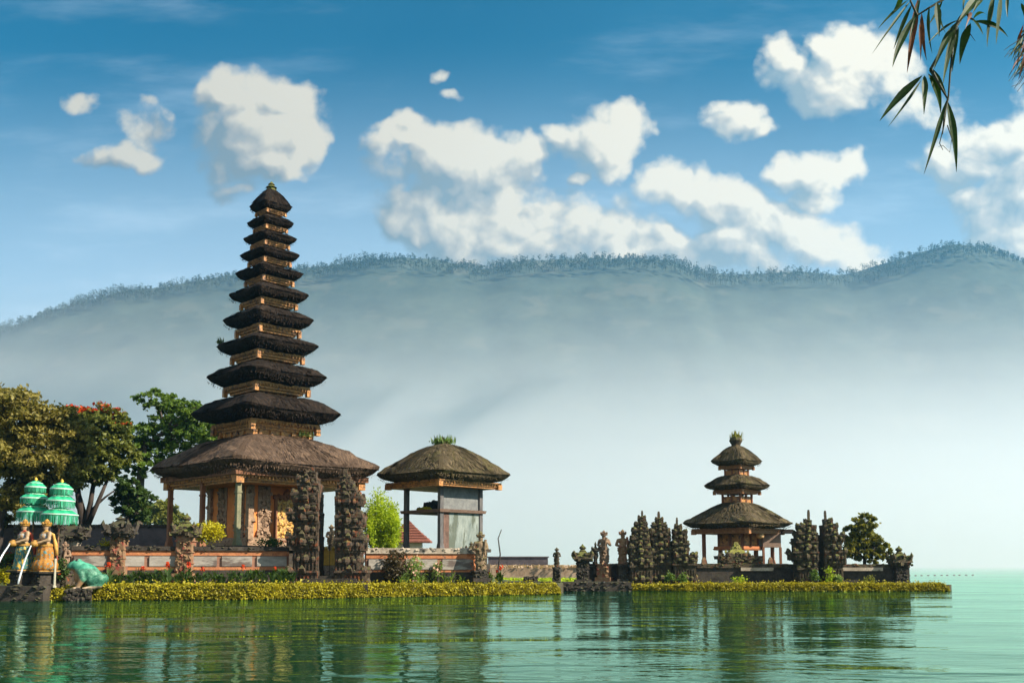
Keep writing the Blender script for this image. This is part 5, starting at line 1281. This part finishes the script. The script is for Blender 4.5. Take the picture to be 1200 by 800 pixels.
def shrub(name, label, px, Y, yb, rx, ry, mat, n, size, seed, flowers=None, group=None, zb=None):
    rnd = random.Random(seed); base = P(px, yb, Y); k = M(Y)
    if zb is not None: base.z = zb
    root = thing(name, label, 'bush', base, 0, group); c0 = P(px, yb, Y) - base; lv, st, fl = MB(), MB(), MB(); H = ry * k * 2
    for i in range(7): st.tube([Vector((0, 0, 0)), c0 + Vector((rnd.uniform(-.7, .7) * rx * k, rnd.uniform(-.6, .6) * rx * k, H * rnd.uniform(.4, .85)))], [.035, .012], 5)
    ncl = max(8, n // 30)
    for _ in range(ncl):
        d = Vector((rnd.gauss(0, 1), rnd.gauss(0, 1), rnd.gauss(0, 1))).normalized() * rnd.random() ** .4; cc = c0 + Vector((d.x * rx * k, d.y * rx * k * .8, H * .5 + d.z * H * .5))
        for _ in range(n // ncl): lv.leaf(cc + Vector((rnd.gauss(0, .13), rnd.gauss(0, .13), rnd.gauss(0, .11))) * (1 + rx * k * .3), size, rnd)
        if flowers and rnd.random() < flowers[1]:
            for _ in range(7): fl.leaf(cc + Vector((rnd.gauss(0, .09), -.08 + rnd.gauss(0, .09), .1 + rnd.gauss(0, .08))), .17, rnd, asp=.9)
    st.build('stems', BARK_D, root); lv.build('foliage', mat, root)
    if fl.v: fl.build('blossom', flowers[0], root)
    return root
shrub('yellow_bush', 'bright yellow rounded bush behind the wall before the orange shrine', 244, yw(244) + 1.6, 634, 19, 10.5, L_YELLOW, 1700, .17, 1)
shrub('yellow_plant', 'tiny yellow plant growing on the wall top right of the frog', 124, yw(124), 640, 8, 2.6, L_YELLOW, 160, .16, 2)
shrub('ledge_shrub', 'low grey green shrubs along the wall top below the gilt door', 318, yw(318) + .5, 640, 18, 4, L_SHRUB, 600, .16, 3)
shrub('dark_bush', 'dark bush with reddish stems right of the split gate', 463, yw(463) - 1.2, 681, 15, 18, leafy('maroon_leaves', (.03, .025, .012), (.10, .07, .03), .3, scale=2.0), 1500, .2, 4, zb=.7)
shrub('rose_bush', 'tall flowering bush with pale pink blooms before the pavilion', 484, yfront(484) + 2.4, 682, 11, 15, L_LIGHT, 700, .2, 5, (L_PINK, .5), zb=.7)
shrub('thin_flower_bush', 'thin upright plant with pale blooms below the grey pavilion wall', 513, yfront(513) + 2.2, 681, 5, 13, L_LIGHT, 220, .18, 6, (L_PINK, .35), zb=.7)
for i, (px, yb, rx, ry, mt, lb, fl) in enumerate([(6, 684, 12, 9, L_YELLOW, 'yellow green bush low at the left edge beside the basin', None), (8, 662, 14, 7, L_SHRUB, 'red flowering bush at the left edge behind the water jet', (L_RED, .6)), (40, 676, 8, 11, L_PALE, 'yellow flowering bush between the two fountain figures', (L_YELLOW, .5)), (70, 680, 8, 13, L_SHRUB, 'dark green bush with a red bloom between fountain and frog', (L_RED, .2)), (30, 690, 10, 5, L_LIGHT, 'small light green bush behind the fountain basin', None)]):
    shrub('flower_bush', lb, px, 59.5 + (i % 3) * .5, yb, rx, ry, mt, 900, .18, 40 + i, fl)
for i, (px, yb, rx, ry, mt, lb) in enumerate([(786, 684, 5, 7, L_GREEN, 'green spiky plant at the foot of the clustered towers'), (800, 684, 4, 6, L_GREEN, 'smaller green plant at the foot of the shortest tower'), (972, 684, 5, 9, L_LIME, 'lime green plant before the islet split gate'), (981, 684, 4, 6, L_LIGHT, 'small light plant right of the islet split gate'), (955, 684, 3, 7, L_GREEN, 'slim green plant in the islet gate opening'), (866, 684, 6, 4, L_LIME, 'low lime plant on the hedge below the mossy altar'), (1018, 684, 6, 4, L_PALE, 'low yellowish plant below the islet tree')]):
    shrub('islet_plant', lb, px, 81.6, yb, rx, ry, mt, 260, .2, 60 + i, zb=.4)
# line of floats out on the lake
mb = MB(); mb.lathe([(.05, -.12), (.2, -.06), (.24, .02), (.2, .08), (.05, .11)], n=10)
first = None
for i in range(11):
    Y = 192 + i * 1.5; px = 1066 + i * 7.4 + random.uniform(-1, 1)
    o = mb.build('float', STONE, None, smooth=True) if first is None else first.copy()
    if first is None: first = o
    else: COL.objects.link(o)
    o.location = (P(px, 674, Y).x, Y, 0.03); tag(o, 'small dark float in the line of floats out on the right water', 'float', 'floats in a line on the lake')

# ================================================================ bamboo overhanging the view, a few metres away
BAM_Y = 3.6
L_BAM = leafy('bamboo_leaf', (.012, .035, .008), (.04, .085, .015), .35, scale=9)
L_BAMR = leafy('dry_bamboo_leaf', (.09, .03, .015), (.22, .075, .03), .35, scale=9, tcol=(1.2, .9, .5))
STEM = surf('bamboo_stem', (.02, .025, .012), (.06, .06, .03), 20, .6, .3)
def zp(x, y, dy=0.): return P(1000 + x / 3.81, y / 3.81, BAM_Y + dy)
def bamboo(label, origin, stems, leaves, seed):
    rnd = random.Random(seed); o = zp(*origin); root = thing('bamboo_branch', label, 'branch', o); km = BAM_Y / F / 3.81
    mb = MB()
    for pts, r in stems: mb.tube([zp(x, y, rnd.uniform(-.01, .01)) - o for x, y in pts], [r * km * (1 - .6 * i / max(1, len(pts) - 1)) for i in range(len(pts))], 6)
    mb.build('stem', STEM, root)
    for (x0, y0, x1, y1, w, dry) in leaves:
        d0, d1 = rnd.uniform(-.03, .03), rnd.uniform(-.10, .06); a, e = zp(x0, y0, d0) - o, zp(x1, y1, d0 + d1) - o
        ax = (e - a).normalized(); sd_ = ax.cross(Vector((rnd.uniform(-.5, .5), 1, rnd.uniform(-.2, .2)))).normalized()
        mb = MB(); mb.blade(a, e, w * km * 1.15, sd_, bend=(rnd.uniform(-.008, .008), rnd.uniform(-.015, .015), rnd.uniform(.0, .01)), seg=9, peak=.38, fold=.3)
        mb.build('leaf', L_BAMR if dry else L_BAM, root)
bamboo('drooping bamboo branch with long green and rusty leaves overhead', (560, 0),
    [([(900, -420), (700, -160), (560, 0), (480, 80), (420, 180), (345, 310)], 17), ([(640, -200), (440, -50), (400, 0), (340, 35), (285, 70)], 9), ([(465, 100), (445, 200), (432, 330), (424, 440), (405, 520), (398, 600)], 6), ([(345, 310), (385, 380), (420, 440)], 9), ([(420, 440), (405, 560), (385, 640), (400, 670)], 3.5), ([(420, 560), (440, 620), (430, 680), (400, 650), (380, 655)], 2.5), ([(495, 40), (520, 80), (545, 95)], 8), ([(440, 210), (445, 260), (440, 320)], 3), ([(700, -260), (640, -60), (655, 0)], 7), ([(655, 0), (620, -40), (560, -160)], 5), ([(285, 70), (255, 5), (260, -60)], 6), ([(520, 150), (545, 185)], 2)],
    [(300, -10, 250, 190, 16, 0), (400, 0, 330, 120, 14, 0), (455, 110, 420, 250, 16, 0), (470, 90, 330, 200, 12, 0), (255, 5, 85, 240, 12, 0), (245, 0, 110, 130, 14, 0), (275, 70, 175, 300, 30, 0), (290, -10, 240, 325, 32, 1), (262, 20, 180, 220, 18, 0), (305, 60, 327, 270, 22, 1), (295, 110, 300, 270, 14, 1), (340, 30, 352, 240, 14, 0), (372, 10, 383, 165, 30, 0), (382, 50, 412, 150, 15, 0),
     (462, 100, 360, 310, 30, 0), (458, 110, 400, 375, 28, 0), (470, 120, 442, 320, 14, 0), (308, 338, 118, 540, 36, 0), (302, 360, 155, 567, 13, 0), (318, 338, 315, 512, 30, 0), (334, 330, 390, 507, 34, 0), (348, 305, 420, 442, 24, 0), (415, 450, 315, 778, 20, 0), (416, 445, 460, 768, 32, 0), (402, 480, 398, 605, 10, 0),
     (524, 105, 475, 288, 36, 0), (538, 95, 690, 166, 22, 0), (522, 80, 580, 157, 24, 0), (535, 85, 598, 70, 15, 0), (582, -5, 532, 62, 18, 0), (632, -40, 597, 212, 27, 0), (662, -40, 637, 200, 25, 0), (690, -30, 688, 80, 16, 0), (610, -30, 612, 40, 12, 0), (222, -20, 180, 48, 24, 0), (560, -20, 470, 95, 40, 0), (500, -10, 490, 60, 14, 0), (530, 60, 500, 130, 18, 1)], 3)
tw = []; rnd = random.Random(19)
for i in range(26):
    x, y = 770 + rnd.uniform(-10, 30), 190 + rnd.uniform(-70, 70); pts = [(x, y)]
    for j in range(4): x += rnd.uniform(-34, 12); y += rnd.uniform(8, 52); pts.append((x, y))
    tw.append((pts, 2.6))
bamboo('tangle of thin dry bamboo twigs at the upper right edge', (775, 60), [([(860, -200), (800, -20), (775, 120), (770, 230)], 7)] + tw, [(748, 15, 762, 75, 14, 0), (760, 110, 715, 250, 11, 1), (765, 150, 730, 300, 10, 0), (770, 200, 735, 360, 12, 1), (762, 170, 690, 260, 9, 0), (775, 220, 750, 330, 12, 0), (770, 130, 735, 200, 10, 0), (765, 180, 705, 250, 10, 0)] + [(770 + rnd.uniform(-20, 20), 150 + 10 * i, 735 + rnd.uniform(-40, 30), 215 + 12 * i, 9, i % 3 == 0) for i in range(12)], 5)
